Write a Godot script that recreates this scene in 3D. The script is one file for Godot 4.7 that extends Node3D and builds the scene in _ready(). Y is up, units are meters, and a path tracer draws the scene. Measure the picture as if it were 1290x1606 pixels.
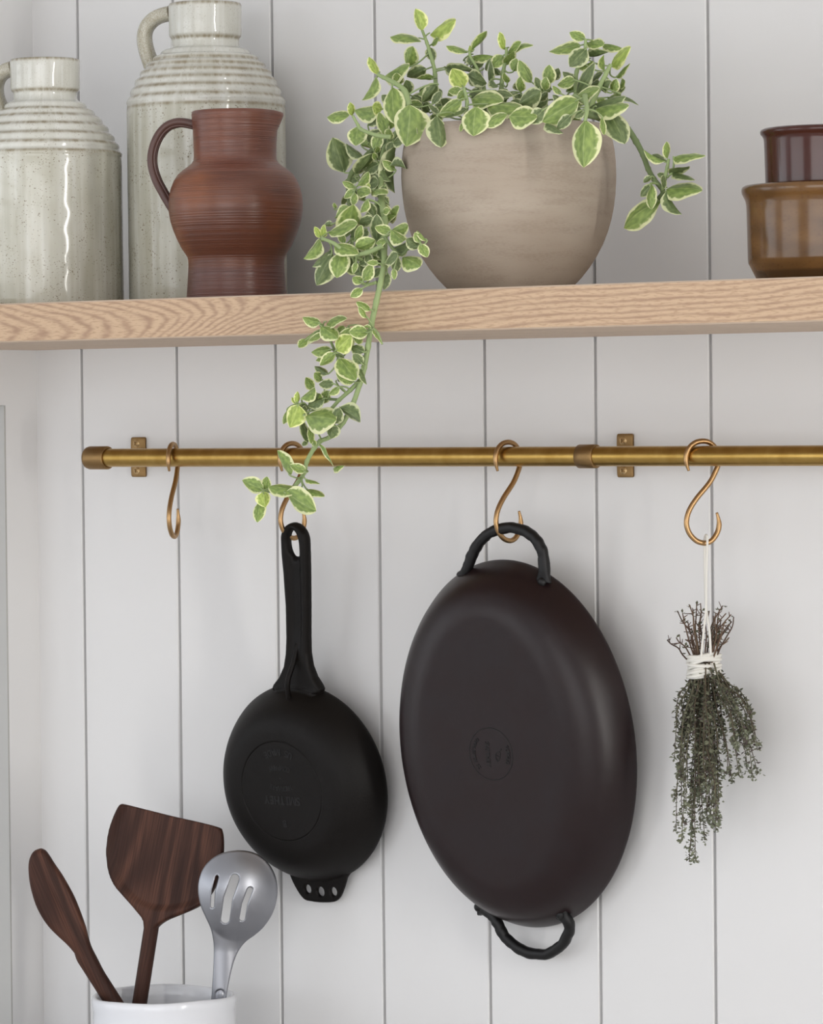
extends Node3D
# A painted plank wall with an oak shelf of stoneware and a trailing plant, a brass rail of hooks with pans and herbs, and a crock of utensils.

const EYE := Vector3(2.66264, 1.55, 2.99528)
const TURN := Vector3(-0.0226075, 0.6475475, -0.0100373)
const LENS := 6500.0            # focal length in pixels of the 1290 x 1606 frame
const RAIL_Z := 0.054
const RAIL_Y := 1.51567
const SHELF_TOP := 1.65353
const SHELF_LOW := 1.61972
const SHELF_FRONT := 0.325

const EXPOSURE := 0.97
const L_LEFT := 2.3
const L_FRONT := 4.0
const L_RIGHT := 5.0
const L_FRONT_RIGHT := 6.4

var look := Basis.from_euler(TURN)
var rng := RandomNumberGenerator.new()
var mats := {}
var taken := {}


# ---------------------------------------------------------------- mesh building
class Tri:
	var v := PackedVector3Array()
	var uv := PackedVector2Array()
	var col := PackedColorArray()
	var tint := Color.WHITE

	func tri(a: Vector3, b: Vector3, c: Vector3, ua := Vector2.ZERO, ub := Vector2.ZERO, uc := Vector2.ZERO) -> void:
		v.append(a); v.append(b); v.append(c)
		uv.append(ua); uv.append(ub); uv.append(uc)
		col.append(tint); col.append(tint); col.append(tint)

	func quad(a: Vector3, b: Vector3, c: Vector3, d: Vector3, ua := Vector2.ZERO, ub := Vector2.ZERO, uc := Vector2.ZERO, ud := Vector2.ZERO) -> void:
		tri(a, b, c, ua, ub, uc)
		tri(a, c, d, ua, uc, ud)

	func rows(r: Array, t: Array = []) -> void:   # a grid of points: r[i][j]; t[i][j] its uv
		for i in r.size() - 1:
			var p: PackedVector3Array = r[i]
			var q: PackedVector3Array = r[i + 1]
			for j in p.size() - 1:
				if t.is_empty():
					var n := float(p.size() - 1)
					var m := float(r.size() - 1)
					quad(p[j], p[j + 1], q[j + 1], q[j], Vector2(j / n, i / m), Vector2((j + 1) / n, i / m), Vector2((j + 1) / n, (i + 1) / m), Vector2(j / n, (i + 1) / m))
				else:
					quad(p[j], p[j + 1], q[j + 1], q[j], t[i][j], t[i][j + 1], t[i + 1][j + 1], t[i + 1][j])

	func outward(from := 0) -> void:   # closed shapes: front faces (clockwise) to the outside
		var vol := 0.0
		var c := Vector3.ZERO
		for k in range(from, v.size()):
			c += v[k]
		c /= maxf(1.0, v.size() - from)
		for k in range(from, v.size(), 3):
			vol += (v[k] - c).dot((v[k + 1] - c).cross(v[k + 2] - c))
		if vol > 0.0:
			for k in range(from, v.size(), 3):
				var a := v[k + 1]
				v[k + 1] = v[k + 2]
				v[k + 2] = a
				var b := uv[k + 1]
				uv[k + 1] = uv[k + 2]
				uv[k + 2] = b

	func mesh(origin := Vector3.ZERO, smooth := true) -> ArrayMesh:
		var st := SurfaceTool.new()
		st.begin(Mesh.PRIMITIVE_TRIANGLES)
		st.set_smooth_group(0 if smooth else -1)
		for k in range(0, v.size(), 3):
			var a := v[k]
			var b := v[k + 1]
			var c := v[k + 2]
			if (b - a).cross(c - a).length_squared() < 1e-20:
				continue
			for i in 3:
				st.set_uv(uv[k + i])
				st.set_color(col[k + i])
				st.add_vertex(v[k + i] - origin)
		st.generate_normals()
		st.index()
		return st.commit()


func at(px: float, py: float, z: float) -> Vector3:   # the point of the plane z that is seen at a pixel of the photograph
	var d := look * Vector3((px - 645.0) / LENS, (803.0 - py) / LENS, -1.0)
	return EYE + d * ((z - EYE.z) / d.z)


func on_plane(px: float, py: float, frame: Transform3D, c := 0.0) -> Vector2:   # the same in a tilted plane's own axes
	var d := look * Vector3((px - 645.0) / LENS, (803.0 - py) / LENS, -1.0)
	var n := frame.basis.z
	var o := frame.origin + n * c
	var p := EYE + d * ((o - EYE).dot(n) / d.dot(n))
	var q := p - frame.origin
	return Vector2(q.dot(frame.basis.x), q.dot(frame.basis.y))


func per_metre(p: Vector3) -> float:   # pixels per metre at a point
	return LENS / (p - EYE).dot(-look.z)


func box(m: Tri, lo: Vector3, hi: Vector3, bevel := 0.0) -> void:
	var from := m.v.size()
	if bevel <= 0.0:
		var c := []
		for k in 8:
			c.append(Vector3(hi.x if k & 1 else lo.x, hi.y if k & 2 else lo.y, hi.z if k & 4 else lo.z))
		for f in [[0, 1, 3, 2], [4, 6, 7, 5], [0, 4, 5, 1], [2, 3, 7, 6], [0, 2, 6, 4], [1, 5, 7, 3]]:
			m.quad(c[f[0]], c[f[1]], c[f[2]], c[f[3]])
	else:   # rounded along y: a chamfered rectangle in x and z, with a small chamfer top and bottom
		var out := []
		for inset in [[lo.y, bevel], [lo.y + bevel, 0.0], [hi.y - bevel, 0.0], [hi.y, bevel]]:
			var e: float = inset[1]
			var y: float = inset[0]
			var a := lo + Vector3(e, 0, e)
			var b := hi - Vector3(e, 0, e)
			out.append(PackedVector3Array([
				Vector3(a.x + bevel, y, a.z), Vector3(b.x - bevel, y, a.z), Vector3(b.x, y, a.z + bevel), Vector3(b.x, y, b.z - bevel),
				Vector3(b.x - bevel, y, b.z), Vector3(a.x + bevel, y, b.z), Vector3(a.x, y, b.z - bevel), Vector3(a.x, y, a.z + bevel), Vector3(a.x + bevel, y, a.z)]))
		m.rows(out)
		for i in [0, 3]:
			var r: PackedVector3Array = out[i]
			for j in range(1, 7):
				if i == 0:
					m.tri(r[0], r[j + 1], r[j])
				else:
					m.tri(r[0], r[j], r[j + 1])
	m.outward(from)


func lathe(m: Tri, axis: Vector3, prof: PackedVector2Array, n := 96) -> void:   # prof: (radius, height above axis)
	var from := m.v.size()
	var r := []
	var t := []
	var top := -1e9
	var low := 1e9
	for p in prof:
		top = maxf(top, p.y)
		low = minf(low, p.y)
	for p in prof:
		var row := PackedVector3Array()
		var trow := PackedVector2Array()
		for j in n + 1:
			var a := TAU * (j % n) / n
			row.append(axis + Vector3(cos(a) * p.x, p.y, sin(a) * p.x))
			trow.append(Vector2(float(j) / n, (top - p.y) / (top - low)))
		r.append(row)
		t.append(trow)
	m.rows(r, t)
	m.outward(from)


func curve(pts: Array, steps := 6) -> PackedVector3Array:   # a smooth line through points (Catmull-Rom)
	var out := PackedVector3Array()
	for i in pts.size() - 1:
		var a: Vector3 = pts[maxi(i - 1, 0)]
		var b: Vector3 = pts[i]
		var c: Vector3 = pts[i + 1]
		var d: Vector3 = pts[mini(i + 2, pts.size() - 1)]
		for k in steps:
			out.append(b.cubic_interpolate(c, a, d, float(k) / steps))
	out.append(pts[-1])
	return out


func sweep(m: Tri, path: PackedVector3Array, size: Callable, n := 10, up := Vector3.ZERO, power := 1.0) -> void:
	# size(t) -> Vector2 half extents across and along the carried normal; power below 1 squares the section
	var from := m.v.size()
	var r := []
	var side := up
	for i in path.size():
		var d := (path[mini(i + 1, path.size() - 1)] - path[maxi(i - 1, 0)]).normalized()
		if side == Vector3.ZERO:
			side = Vector3.UP if absf(d.y) < 0.9 else Vector3.RIGHT
		side = (side - d * side.dot(d)).normalized()
		var other := d.cross(side)
		var s: Vector2 = size.call(float(i) / (path.size() - 1))
		var row := PackedVector3Array()
		for j in n + 1:
			var a := TAU * (j % n) / n
			var ca := cos(a)
			var sa := sin(a)
			row.append(path[i] + side * (signf(ca) * pow(absf(ca), power) * s.x) + other * (signf(sa) * pow(absf(sa), power) * s.y))
		r.append(row)
	m.rows(r)
	for e in [0, path.size() - 1]:
		var row: PackedVector3Array = r[e]
		for j in n:
			if e == 0:
				m.tri(path[e], row[j + 1], row[j])
			else:
				m.tri(path[e], row[j], row[j + 1])
	m.outward(from)


func tube(m: Tri, path: PackedVector3Array, r0: float, r1: float, n := 8) -> void:
	sweep(m, path, func(t): return Vector2.ONE * lerpf(r0, r1, t), n)


func plate(m: Tri, inside: Callable, front: Callable, back: Callable, lo: Vector2, hi: Vector2, cell: float, frame := Transform3D()) -> void:
	# a sheet of any outline: inside(p) < 0 is material, front(p) and back(p) its two heights
	var from := m.v.size()
	var nx := int(ceil((hi.x - lo.x) / cell))
	var ny := int(ceil((hi.y - lo.y) / cell))
	var f := PackedFloat32Array()
	f.resize((nx + 1) * (ny + 1))
	for j in ny + 1:
		for i in nx + 1:
			f[j * (nx + 1) + i] = inside.call(lo + Vector2(i, j) * cell)
	var size := hi - lo
	for j in ny:
		for i in nx:
			var k := [j * (nx + 1) + i, j * (nx + 1) + i + 1, (j + 1) * (nx + 1) + i + 1, (j + 1) * (nx + 1) + i]
			if f[k[0]] >= 0 and f[k[1]] >= 0 and f[k[2]] >= 0 and f[k[3]] >= 0:
				continue
			var c := [Vector2(i, j), Vector2(i + 1, j), Vector2(i + 1, j + 1), Vector2(i, j + 1)]
			var pts := []
			var cut := []
			for e in 4:
				var g := (e + 1) % 4
				if f[k[e]] < 0:
					pts.append(lo + c[e] * cell)
					cut.append(false)
				if (f[k[e]] < 0) != (f[k[g]] < 0):
					var a: int = e if k[e] < k[g] else g
					var b: int = g if k[e] < k[g] else e
					var w: float = f[k[a]] / (f[k[a]] - f[k[b]])
					pts.append(lo + c[a] * cell + (c[b] - c[a]) * cell * w)
					cut.append(true)
			var hi_p := []
			var lo_p := []
			for p in pts:
				hi_p.append(frame * Vector3(p.x, p.y, front.call(p)))
				lo_p.append(frame * Vector3(p.x, p.y, back.call(p)))
			for e in range(1, pts.size() - 1):
				var ua: Vector2 = (pts[0] - lo) / size
				var ub: Vector2 = (pts[e] - lo) / size
				var uc: Vector2 = (pts[e + 1] - lo) / size
				m.tri(hi_p[0], hi_p[e], hi_p[e + 1], ua, ub, uc)
				m.tri(lo_p[0], lo_p[e + 1], lo_p[e], ua, uc, ub)
			for e in pts.size():
				var g: int = (e + 1) % pts.size()
				if cut[e] and cut[g]:
					var ua: Vector2 = (pts[e] - lo) / size
					m.quad(hi_p[e], lo_p[e], lo_p[g], hi_p[g], ua, ua, ua, ua)
	m.outward(from)


# ---------------------------------------------------------------- objects
func numbered(n: String) -> String:
	taken[n] = taken.get(n, -1) + 1
	return n if taken[n] == 0 else "%s_%03d" % [n, taken[n]]


func thing(called: String, label: String, category: String, where := Vector3.ZERO, group := "") -> Node3D:
	var o := Node3D.new()
	o.name = numbered(called)
	o.position = where
	o.set_meta("label", label)
	o.set_meta("category", category)
	if group:
		o.set_meta("group", group)
	add_child(o)
	return o


func part(parent: Node3D, called: String, mesh: Mesh, mat: Material, label := "") -> MeshInstance3D:
	var o := MeshInstance3D.new()
	o.name = called
	o.mesh = mesh
	o.material_override = mat
	if label:
		o.set_meta("label", label)
	parent.add_child(o, true)
	return o


func structure(called: String, mesh: Mesh, mat: Material, label := "") -> MeshInstance3D:
	var o := part(self, called, mesh, mat, label)
	o.set_meta("kind", "structure")
	return o


func arc_text(st: SurfaceTool, text: String, centre: Vector2, radius: float, mid: float, size: float, deep: float, z: float, inward := false, spread := 1.25) -> void:
	# letters along an arc; mid is the angle of the middle of the word, inward turns their feet outwards
	var n := text.length()
	var step := size * 0.62 * spread / radius
	for i in n:
		if text[i] == " ":
			continue
		var a := mid + (i - (n - 1) / 2.0) * step * (1.0 if inward else -1.0)
		var p := centre + Vector2(cos(a), sin(a)) * radius
		letter(st, text[i], p, a - PI / 2 + (PI if inward else 0.0), size, deep, z)


func line_text(st: SurfaceTool, text: String, centre: Vector2, turn: float, size: float, deep: float, z: float, spread := 1.1) -> void:
	var n := text.length()
	for i in n:
		if text[i] != " ":
			letter(st, text[i], centre + Vector2(size * 0.62 * spread * (i - (n - 1) / 2.0), 0).rotated(turn), turn, size, deep, z)


func letter(st: SurfaceTool, c: String, p: Vector2, turn: float, size: float, deep: float, z: float) -> void:
	var t := TextMesh.new()
	var font := SystemFont.new()
	font.font_names = PackedStringArray(["Droid Sans"])
	font.font_weight = 700
	t.font = font
	t.text = c
	t.font_size = 32
	t.pixel_size = size / 23.0
	t.depth = deep
	t.curve_step = 2.0
	st.append_from(t, 0, Transform3D(Basis(Vector3.BACK, turn), Vector3(p.x, p.y, z)))


# ---------------------------------------------------------------- materials
func noise(freq: float, octaves := 3, seed_ := 1) -> FastNoiseLite:
	var n := FastNoiseLite.new()
	n.noise_type = FastNoiseLite.TYPE_SIMPLEX_SMOOTH
	n.seed = seed_
	n.frequency = freq
	n.fractal_octaves = octaves
	return n


func paint(w: int, h: int, pixel: Callable) -> ImageTexture:   # pixel(u, v) -> Color, sRGB
	var data := PackedByteArray()
	data.resize(w * h * 3)
	var k := 0
	for j in h:
		var v := (j + 0.5) / h
		for i in w:
			var c: Color = pixel.call((i + 0.5) / w, v)
			data[k] = clampi(int(c.r * 255.0), 0, 255)
			data[k + 1] = clampi(int(c.g * 255.0), 0, 255)
			data[k + 2] = clampi(int(c.b * 255.0), 0, 255)
			k += 3
	return ImageTexture.create_from_image(Image.create_from_data(w, h, false, Image.FORMAT_RGB8, data))


func bumps(freq: float, seed_ := 3, w := 512, h := 512, strength := 4.0, octaves := 3) -> NoiseTexture2D:
	var t := NoiseTexture2D.new()
	t.width = w
	t.height = h
	t.seamless = true
	t.noise = noise(freq, octaves, seed_)
	t.as_normal_map = true
	t.bump_strength = strength
	return t


func plain(c: Color, rough := 0.6, metal := 0.0) -> StandardMaterial3D:
	var m := StandardMaterial3D.new()
	m.albedo_color = c
	m.roughness = rough
	m.metallic = metal
	return m


func ring(u: float, v: float, n: FastNoiseLite, su: float, sv: float) -> float:   # noise that closes round a lathe
	var a := TAU * u
	return n.get_noise_3d(cos(a) * su, sin(a) * su, v * sv)


func make_materials() -> void:
	mats.wall = plain(Color(0.874, 0.870, 0.866), 0.6)
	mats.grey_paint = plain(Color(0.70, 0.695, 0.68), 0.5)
	mats.room = plain(Color(0.93, 0.93, 0.935), 0.9)
	mats.floor = plain(Color(0.78, 0.77, 0.76), 0.7)
	mats.frame = plain(Color(0.85, 0.85, 0.85), 0.5)
	var fine := noise(0.9, 3, 5)
	var slow := noise(0.55, 2, 8)

	# oak: upper half of the texture is the front edge of the shelf (cathedral arcs at the left, slanted lines at the right), lower half straight grain
	var oak := func(u: float, v: float) -> Color:
		var rho: float
		var pore: float
		var line: float
		if v < 0.5:
			var s := u * 1.12
			var t := v * 4.0 - 1.0                      # -1 top edge .. 1 bottom edge
			var wob := slow.get_noise_2d(s * 14.0, t * 1.5) * 0.45 + fine.get_noise_2d(s * 60.0, t * 4.0) * 0.10
			var arcs := s * 36.0 + 1.3 * (t - 0.35) * (t - 0.35) - 0.55 * t
			var flat := s * 9.0 + 22.0 + t * 3.4 + sin(s * 17.0) * 0.5
			var k := smoothstep(0.42, 0.62, s + 0.03 * t)
			rho = lerpf(arcs, flat, k) + wob
			pore = fine.get_noise_2d(s * 95.0, t * 11.0)
			line = fposmod(rho, 1.0)
		else:
			rho = (v - 0.5) * 60.0 + slow.get_noise_2d(u * 3.0, v * 30.0) * 1.2
			pore = fine.get_noise_2d(u * 120.0, v * 160.0)
			line = fposmod(rho, 1.0)
		var late := exp(-pow((line - 0.5) / 0.21, 2)) * (0.75 + 0.5 * slow.get_noise_2d(u * 40.0, v * 20.0))
		if v >= 0.5:
			return Color(0.80, 0.715, 0.63).lerp(Color(0.68, 0.59, 0.51), clampf(late * 0.7 + pore * 0.5, 0.0, 0.8))
		var c := Color(0.80, 0.685, 0.565).lerp(Color(0.655, 0.535, 0.44), clampf(late, 0.0, 1.0))
		return c.lerp(Color(0.64, 0.515, 0.41), clampf(pore * 1.3 - 0.10, 0.0, 0.5))
	mats.oak = plain(Color.WHITE, 0.62)
	mats.oak.albedo_texture = paint(2048, 512, oak)

	var walnut := func(u: float, v: float) -> Color:
		var x := u * 7.0 + slow.get_noise_2d(u * 3.0, v * 1.4) * 2.2
		var a := 0.5 + 0.5 * sin(x * 4.2)
		var b := fine.get_noise_2d(u * 70.0, v * 5.0) * 0.5 + 0.5
		var c := Color(0.355, 0.235, 0.188).lerp(Color(0.20, 0.125, 0.102), a * 0.75)
		return c.lerp(Color(0.155, 0.095, 0.08), clampf(b * 1.2 - 0.42, 0.0, 0.65))
	mats.walnut = plain(Color.WHITE, 0.55)
	mats.walnut.metallic_specular = 0.3
	mats.walnut.albedo_texture = paint(512, 512, walnut)

	# speckled grey-cream stoneware; ridge lines where the glaze breaks brown
	var g_tall := [0.004, 0.115, 0.186, 0.206, 0.227, 0.252, 0.279, 0.310, 0.343]
	var g_short := [0.004, 0.128, 0.203, 0.230, 0.266, 0.304, 0.341, 0.379]
	mats.glaze_tall = stoneware(g_tall, 31)
	mats.glaze_short = stoneware(g_short, 57)
	mats.glaze_handle = stoneware([], 77)

	var jug := func(u: float, v: float) -> Color:
		var lines := fine.get_noise_2d(3.0, v * 260.0)
		var drag := ring(u, v, slow, 1.3, 60.0)
		var patch := ring(u, v, slow, 1.0, 3.0)
		var c := Color(0.37, 0.205, 0.14).lerp(Color(0.50, 0.29, 0.17), clampf(0.4 + patch * 1.6, 0.0, 1.0))
		if v > 0.80:
			c = c.lerp(Color(0.36, 0.215, 0.19), smoothstep(0.80, 0.84, v) * 0.8)
		if v < 0.33:
			c = c.lerp(Color(0.47, 0.29, 0.235), 0.6)
		c = c.lerp(Color(0.29, 0.165, 0.135), clampf(lines * 0.45 + drag * 0.35, 0.0, 0.4))
		return c.lerp(Color(0.62, 0.42, 0.32), clampf(-lines * 0.30 - drag * 0.2 - 0.1, 0.0, 0.22))
	mats.jug = plain(Color.WHITE, 0.33)
	mats.jug.albedo_texture = paint(512, 512, jug)
	mats.jug.metallic_specular = 0.55
	var jug_lines := func(_u: float, v: float) -> Color:
		var h := 0.5 + fine.get_noise_2d(9.0, v * 170.0) * 0.5
		return Color(h, h, h)
	mats.jug.heightmap_enabled = true
	mats.jug.heightmap_texture = paint(8, 512, jug_lines)
	mats.jug.heightmap_scale = 0.05
	mats.jug_handle = plain(Color(0.34, 0.235, 0.21), 0.4)

	var pot := func(u: float, v: float) -> Color:
		var streak := ring(u, v, slow, 2.2, 24.0)
		var cloud := ring(u, v + 0.12 * sin(TAU * u), slow, 1.6, 5.0)
		var grain := ring(u, v, fine, 20.0, 120.0)
		var c := Color(0.655, 0.60, 0.54).lerp(Color(0.725, 0.68, 0.625), clampf(0.35 + cloud * 0.4 + streak * 0.16 + 0.4 * exp(-pow((v - 0.36 - 0.16 * sin(TAU * (u + 0.1))) / 0.035, 2)) * clampf(0.4 + streak, 0.0, 1.0), 0.0, 1.0))
		return c.lerp(Color(0.56, 0.505, 0.45), clampf(grain * 0.35 + streak * -0.25, 0.0, 0.3))
	mats.pot = plain(Color.WHITE, 0.92)
	mats.pot.albedo_texture = paint(512, 512, pot)
	mats.pot.metallic_specular = 0.25
	mats.soil = plain(Color(0.16, 0.12, 0.09), 1.0)

	var mustard := func(u: float, v: float) -> Color:
		var m := ring(u, v, slow, 3.0, 6.0)
		var s := ring(u, v, fine, 30.0, 30.0)
		var c := Color(0.37, 0.255, 0.125).lerp(Color(0.45, 0.32, 0.17), clampf(0.4 + m, 0.0, 1.0))
		if v > 0.86:
			c = c.lerp(Color(0.30, 0.205, 0.10), smoothstep(0.86, 0.9, v))
		return c.lerp(Color(0.30, 0.19, 0.09), clampf(s - 0.25, 0.0, 0.4))
	mats.mustard = plain(Color.WHITE, 0.16)
	mats.mustard.albedo_texture = paint(256, 256, mustard)
	mats.rust_glaze = plain(Color(0.25, 0.10, 0.055), 0.14)

	mats.brass = plain(Color(0.73, 0.605, 0.35), 0.36, 1.0)
	mats.brass.roughness_texture = rough_noise(0.03, 0.75, 1.0)
	mats.brass.albedo_texture = tone_noise(0.02, Color(0.86, 0.82, 0.74), Color(1, 1, 1))
	for k in ["brass"]:
		mats[k].uv1_triplanar = true
		mats[k].uv1_scale = Vector3(9, 9, 9)
	mats.brass_dark = plain(Color(0.56, 0.45, 0.30), 0.45, 1.0)
	mats.brass_hook = plain(Color(0.68, 0.55, 0.39), 0.36, 1.0)
	mats.screw = plain(Color(0.76, 0.65, 0.48), 0.4, 1.0)
	mats.recess = plain(Color(0.04, 0.03, 0.02), 0.9)

	mats.iron = plain(Color(0.068, 0.056, 0.048), 0.5)
	mats.iron.metallic_specular = 0.28
	mats.iron.normal_enabled = true
	mats.iron.normal_texture = bumps(0.12, 21, 256, 256, 2.0)
	mats.iron.normal_scale = 0.15
	mats.iron.uv1_triplanar = true
	mats.iron.uv1_scale = Vector3(14, 14, 14)
	mats.iron_mark = plain(Color(0.045, 0.04, 0.038), 0.8)
	mats.steel = plain(Color.WHITE, 0.35)
	mats.steel.albedo_texture = tone_noise(0.012, Color(0.125, 0.076, 0.076), Color(0.13, 0.092, 0.098))
	mats.steel.metallic_specular = 0.38
	mats.steel.normal_enabled = true
	mats.steel.normal_texture = bumps(0.03, 22, 256, 256, 3.0, 2)
	mats.steel.normal_scale = 0.07
	mats.steel.uv1_triplanar = true
	mats.steel.uv1_scale = Vector3(6, 6, 6)
	mats.steel_mark = plain(Color(0.06, 0.042, 0.042), 0.75)
	mats.forged = plain(Color(0.07, 0.066, 0.067), 0.45)
	mats.forged.metallic_specular = 0.4

	mats.aluminium = plain(Color(0.58, 0.585, 0.605), 0.36, 1.0)
	mats.white_glaze = plain(Color(0.90, 0.905, 0.92), 0.18)
	mats.string = plain(Color(0.88, 0.87, 0.84), 0.95)
	for k in 3:
		mats["leaf%d" % k] = leaf_material(k)
	mats.stem = plain(Color(0.58, 0.65, 0.44), 0.6)
	mats.stem_dark = plain(Color(0.42, 0.48, 0.31), 0.65)
	mats.herb = plain(Color.WHITE, 0.9)
	mats.herb.vertex_color_use_as_albedo = true


func tone_noise(freq: float, a: Color, b: Color) -> NoiseTexture2D:
	var t := NoiseTexture2D.new()
	t.width = 256
	t.height = 256
	t.seamless = true
	t.noise = noise(freq, 4, 14)
	var g := Gradient.new()
	g.set_color(0, a)
	g.set_color(1, b)
	t.color_ramp = g
	return t


func rough_noise(freq: float, a: float, b: float) -> NoiseTexture2D:
	return tone_noise(freq, Color(a, a, a), Color(b, b, b))


func stoneware(edges: Array, seed_: int) -> StandardMaterial3D:
	var fine := noise(1.0, 2, seed_)
	var slow := noise(0.7, 3, seed_ + 1)
	var pixel := func(u: float, v: float) -> Color:
		var cloud := ring(u, v, slow, 2.0, 4.0)
		var drip := ring(u, v, slow, 9.0, 1.6)
		var c := Color(0.80, 0.795, 0.745).lerp(Color(0.71, 0.70, 0.635), clampf(0.35 + cloud * 0.9 + drip * 0.6, 0.0, 1.0))
		c = c.lerp(Color(0.86, 0.865, 0.845), clampf(-drip * 0.8 - 0.1, 0.0, 0.6))
		var s := ring(u, v, fine, 34.0, 110.0)
		var dense := clampf(0.5 + ring(u, v, slow, 3.5, 9.0) * 1.6, 0.0, 1.0)
		c = c.lerp(Color(0.40, 0.34, 0.25), clampf((s - 0.62 + dense * 0.2) * 6.0, 0.0, 0.75))
		var broken := ring(u, v, fine, 7.0, 9.0) * 0.7 + ring(u, v, fine, 30.0, 40.0) * 0.25
		if not edges.is_empty():
			c = c.lerp(Color(0.87, 0.87, 0.85), (1.0 - smoothstep(edges[-1] - 0.01, edges[-1] + 0.01, v)) * 0.55)
		for e in edges:
			var d := absf(v - e - 0.0015 * broken) / 0.0062
			if d < 2.2:
				var k := exp(-d * d) * clampf(0.62 + broken * 0.75, 0.1, 1.0)
				c = c.lerp(Color(0.50, 0.45, 0.35), k * 0.85)
		if edges.is_empty():
			c = c.lerp(Color(0.55, 0.48, 0.37), clampf(0.2 + s * 0.8, 0.0, 0.7))
		if v > 0.985:
			c = c.lerp(Color(0.42, 0.36, 0.27), smoothstep(0.985, 1.0, v) * 0.8)
		return c
	var m := plain(Color.WHITE, 0.11)
	m.albedo_texture = paint(768, 768, pixel) if edges else paint(128, 128, pixel)
	m.normal_enabled = true
	m.normal_texture = bumps(0.03, seed_, 256, 256, 3.0, 2)
	m.normal_scale = 0.13
	m.uv1_scale = Vector3.ONE
	return m


func leaf_material(k: int) -> StandardMaterial3D:
	var n := noise(1.0, 3, 40 + k)
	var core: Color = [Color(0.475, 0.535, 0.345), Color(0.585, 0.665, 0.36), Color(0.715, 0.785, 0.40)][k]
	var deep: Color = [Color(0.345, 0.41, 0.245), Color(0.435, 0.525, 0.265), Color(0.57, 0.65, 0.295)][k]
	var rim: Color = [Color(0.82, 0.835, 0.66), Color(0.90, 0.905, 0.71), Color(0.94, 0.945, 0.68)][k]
	var pixel := func(u: float, v: float) -> Color:
		var x := absf(u * 2.0 - 1.0)
		var side := 1.0 if u > 0.5 else -1.0
		var vein := sin((v * 9.0 - x * 2.6) * TAU * 0.5)
		var c := core.lerp(deep, clampf(0.5 + n.get_noise_2d(u * 5.0, v * 3.0) * 0.9 + vein * 0.08, 0.0, 1.0))
		c = c.lerp(rim, clampf((0.06 - x) * 9.0, 0.0, 0.22))
		var edge := 0.77 + n.get_noise_2d(side * 7.0 + x * 1.5, v * 5.0) * 0.20 - smoothstep(0.75, 1.0, v) * 0.16
		var k2 := smoothstep(edge - 0.07, edge + 0.05, x)
		var mid := smoothstep(edge - 0.24, edge - 0.02, x) * 0.4
		return c.lerp(core.lerp(rim, 0.35), mid).lerp(rim, k2 * 0.95)
	var m := plain(Color.WHITE, 0.5)
	m.albedo_texture = paint(96, 160, pixel)
	m.cull_mode = BaseMaterial3D.CULL_DISABLED
	m.backlight_enabled = true
	m.backlight = Color(0.35, 0.38, 0.2)
	return m


# ---------------------------------------------------------------- the place
func _ready() -> void:
	rng.seed = 2024
	var cam := Camera3D.new()
	cam.name = "camera"
	cam.transform = Transform3D(look, EYE)
	cam.fov = rad_to_deg(2.0 * atan(803.0 / LENS))
	cam.near = 0.05
	cam.far = 50.0
	add_child(cam)
	cam.current = true
	var env := Environment.new()
	env.background_mode = Environment.BG_SKY
	var sky := Sky.new()
	var air := ProceduralSkyMaterial.new()
	air.sky_top_color = Color(0.62, 0.72, 0.85)
	air.sky_horizon_color = Color(0.85, 0.88, 0.92)
	air.ground_bottom_color = Color(0.45, 0.45, 0.43)
	air.ground_horizon_color = Color(0.7, 0.72, 0.72)
	sky.sky_material = air
	env.sky = sky
	env.tonemap_mode = Environment.TONE_MAPPER_LINEAR
	env.tonemap_exposure = EXPOSURE
	env.sdfgi_enabled = true
	env.ssao_enabled = true
	env.ssil_enabled = true
	var we := WorldEnvironment.new()
	we.name = "surroundings"
	we.environment = env
	add_child(we)
	# daylight through the room's windows
	daylight("daylight_left", Vector3(-3.56, 1.25, 2.9), Vector3(0, -90, 0), Vector2(2.0, 1.9), L_LEFT, Color(0.97, 0.985, 1.0))
	daylight("daylight_front", Vector3(-1.7, 1.35, 5.16), Vector3(0, 0, 0), Vector2(2.8, 2.0), L_FRONT, Color(0.98, 0.99, 1.0))
	daylight("daylight_right", Vector3(4.16, 1.4, 1.5), Vector3(0, 90, 0), Vector2(0.10, 2.3), L_RIGHT, Color(1.0, 0.99, 0.97))
	daylight("daylight_front_right", Vector3(2.5, 1.35, 5.16), Vector3(0, 0, 0), Vector2(3.0, 2.2), L_FRONT_RIGHT, Color(0.99, 0.985, 0.985))
	make_materials()
	build_room()
	build_shelf()
	build_rail()
	build_jars()
	build_jug()
	build_bowls()
	build_plant()
	build_skillet()
	build_roaster()
	build_herbs()
	build_crock()


func daylight(called: String, where: Vector3, turn: Vector3, size: Vector2, energy: float, c: Color) -> void:
	var l := AreaLight3D.new()
	l.name = called
	l.position = where
	l.rotation_degrees = turn
	l.area_size = size
	l.light_energy = energy
	l.light_color = c
	l.area_range = 12.0
	l.area_attenuation = 2.0
	l.shadow_enabled = true
	add_child(l)


func wall_with_holes(called: String, mat: Material, lo: Vector3, hi: Vector3, along_x: bool, holes: Array) -> MeshInstance3D:
	# a wall slab from lo to hi; holes = [[from, to, sill, head]] along its length
	var m := Tri.new()
	var a := lo.x if along_x else lo.z
	var end := hi.x if along_x else hi.z
	for h in holes + [[end, end, 0, 0]]:
		slab(m, lo, hi, along_x, a, h[0], lo.y, hi.y)
		if h[1] > h[0]:
			slab(m, lo, hi, along_x, h[0], h[1], lo.y, h[2])
			slab(m, lo, hi, along_x, h[0], h[1], h[3], hi.y)
		a = h[1]
	return structure(called, m.mesh(Vector3.ZERO, false), mat)


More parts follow.
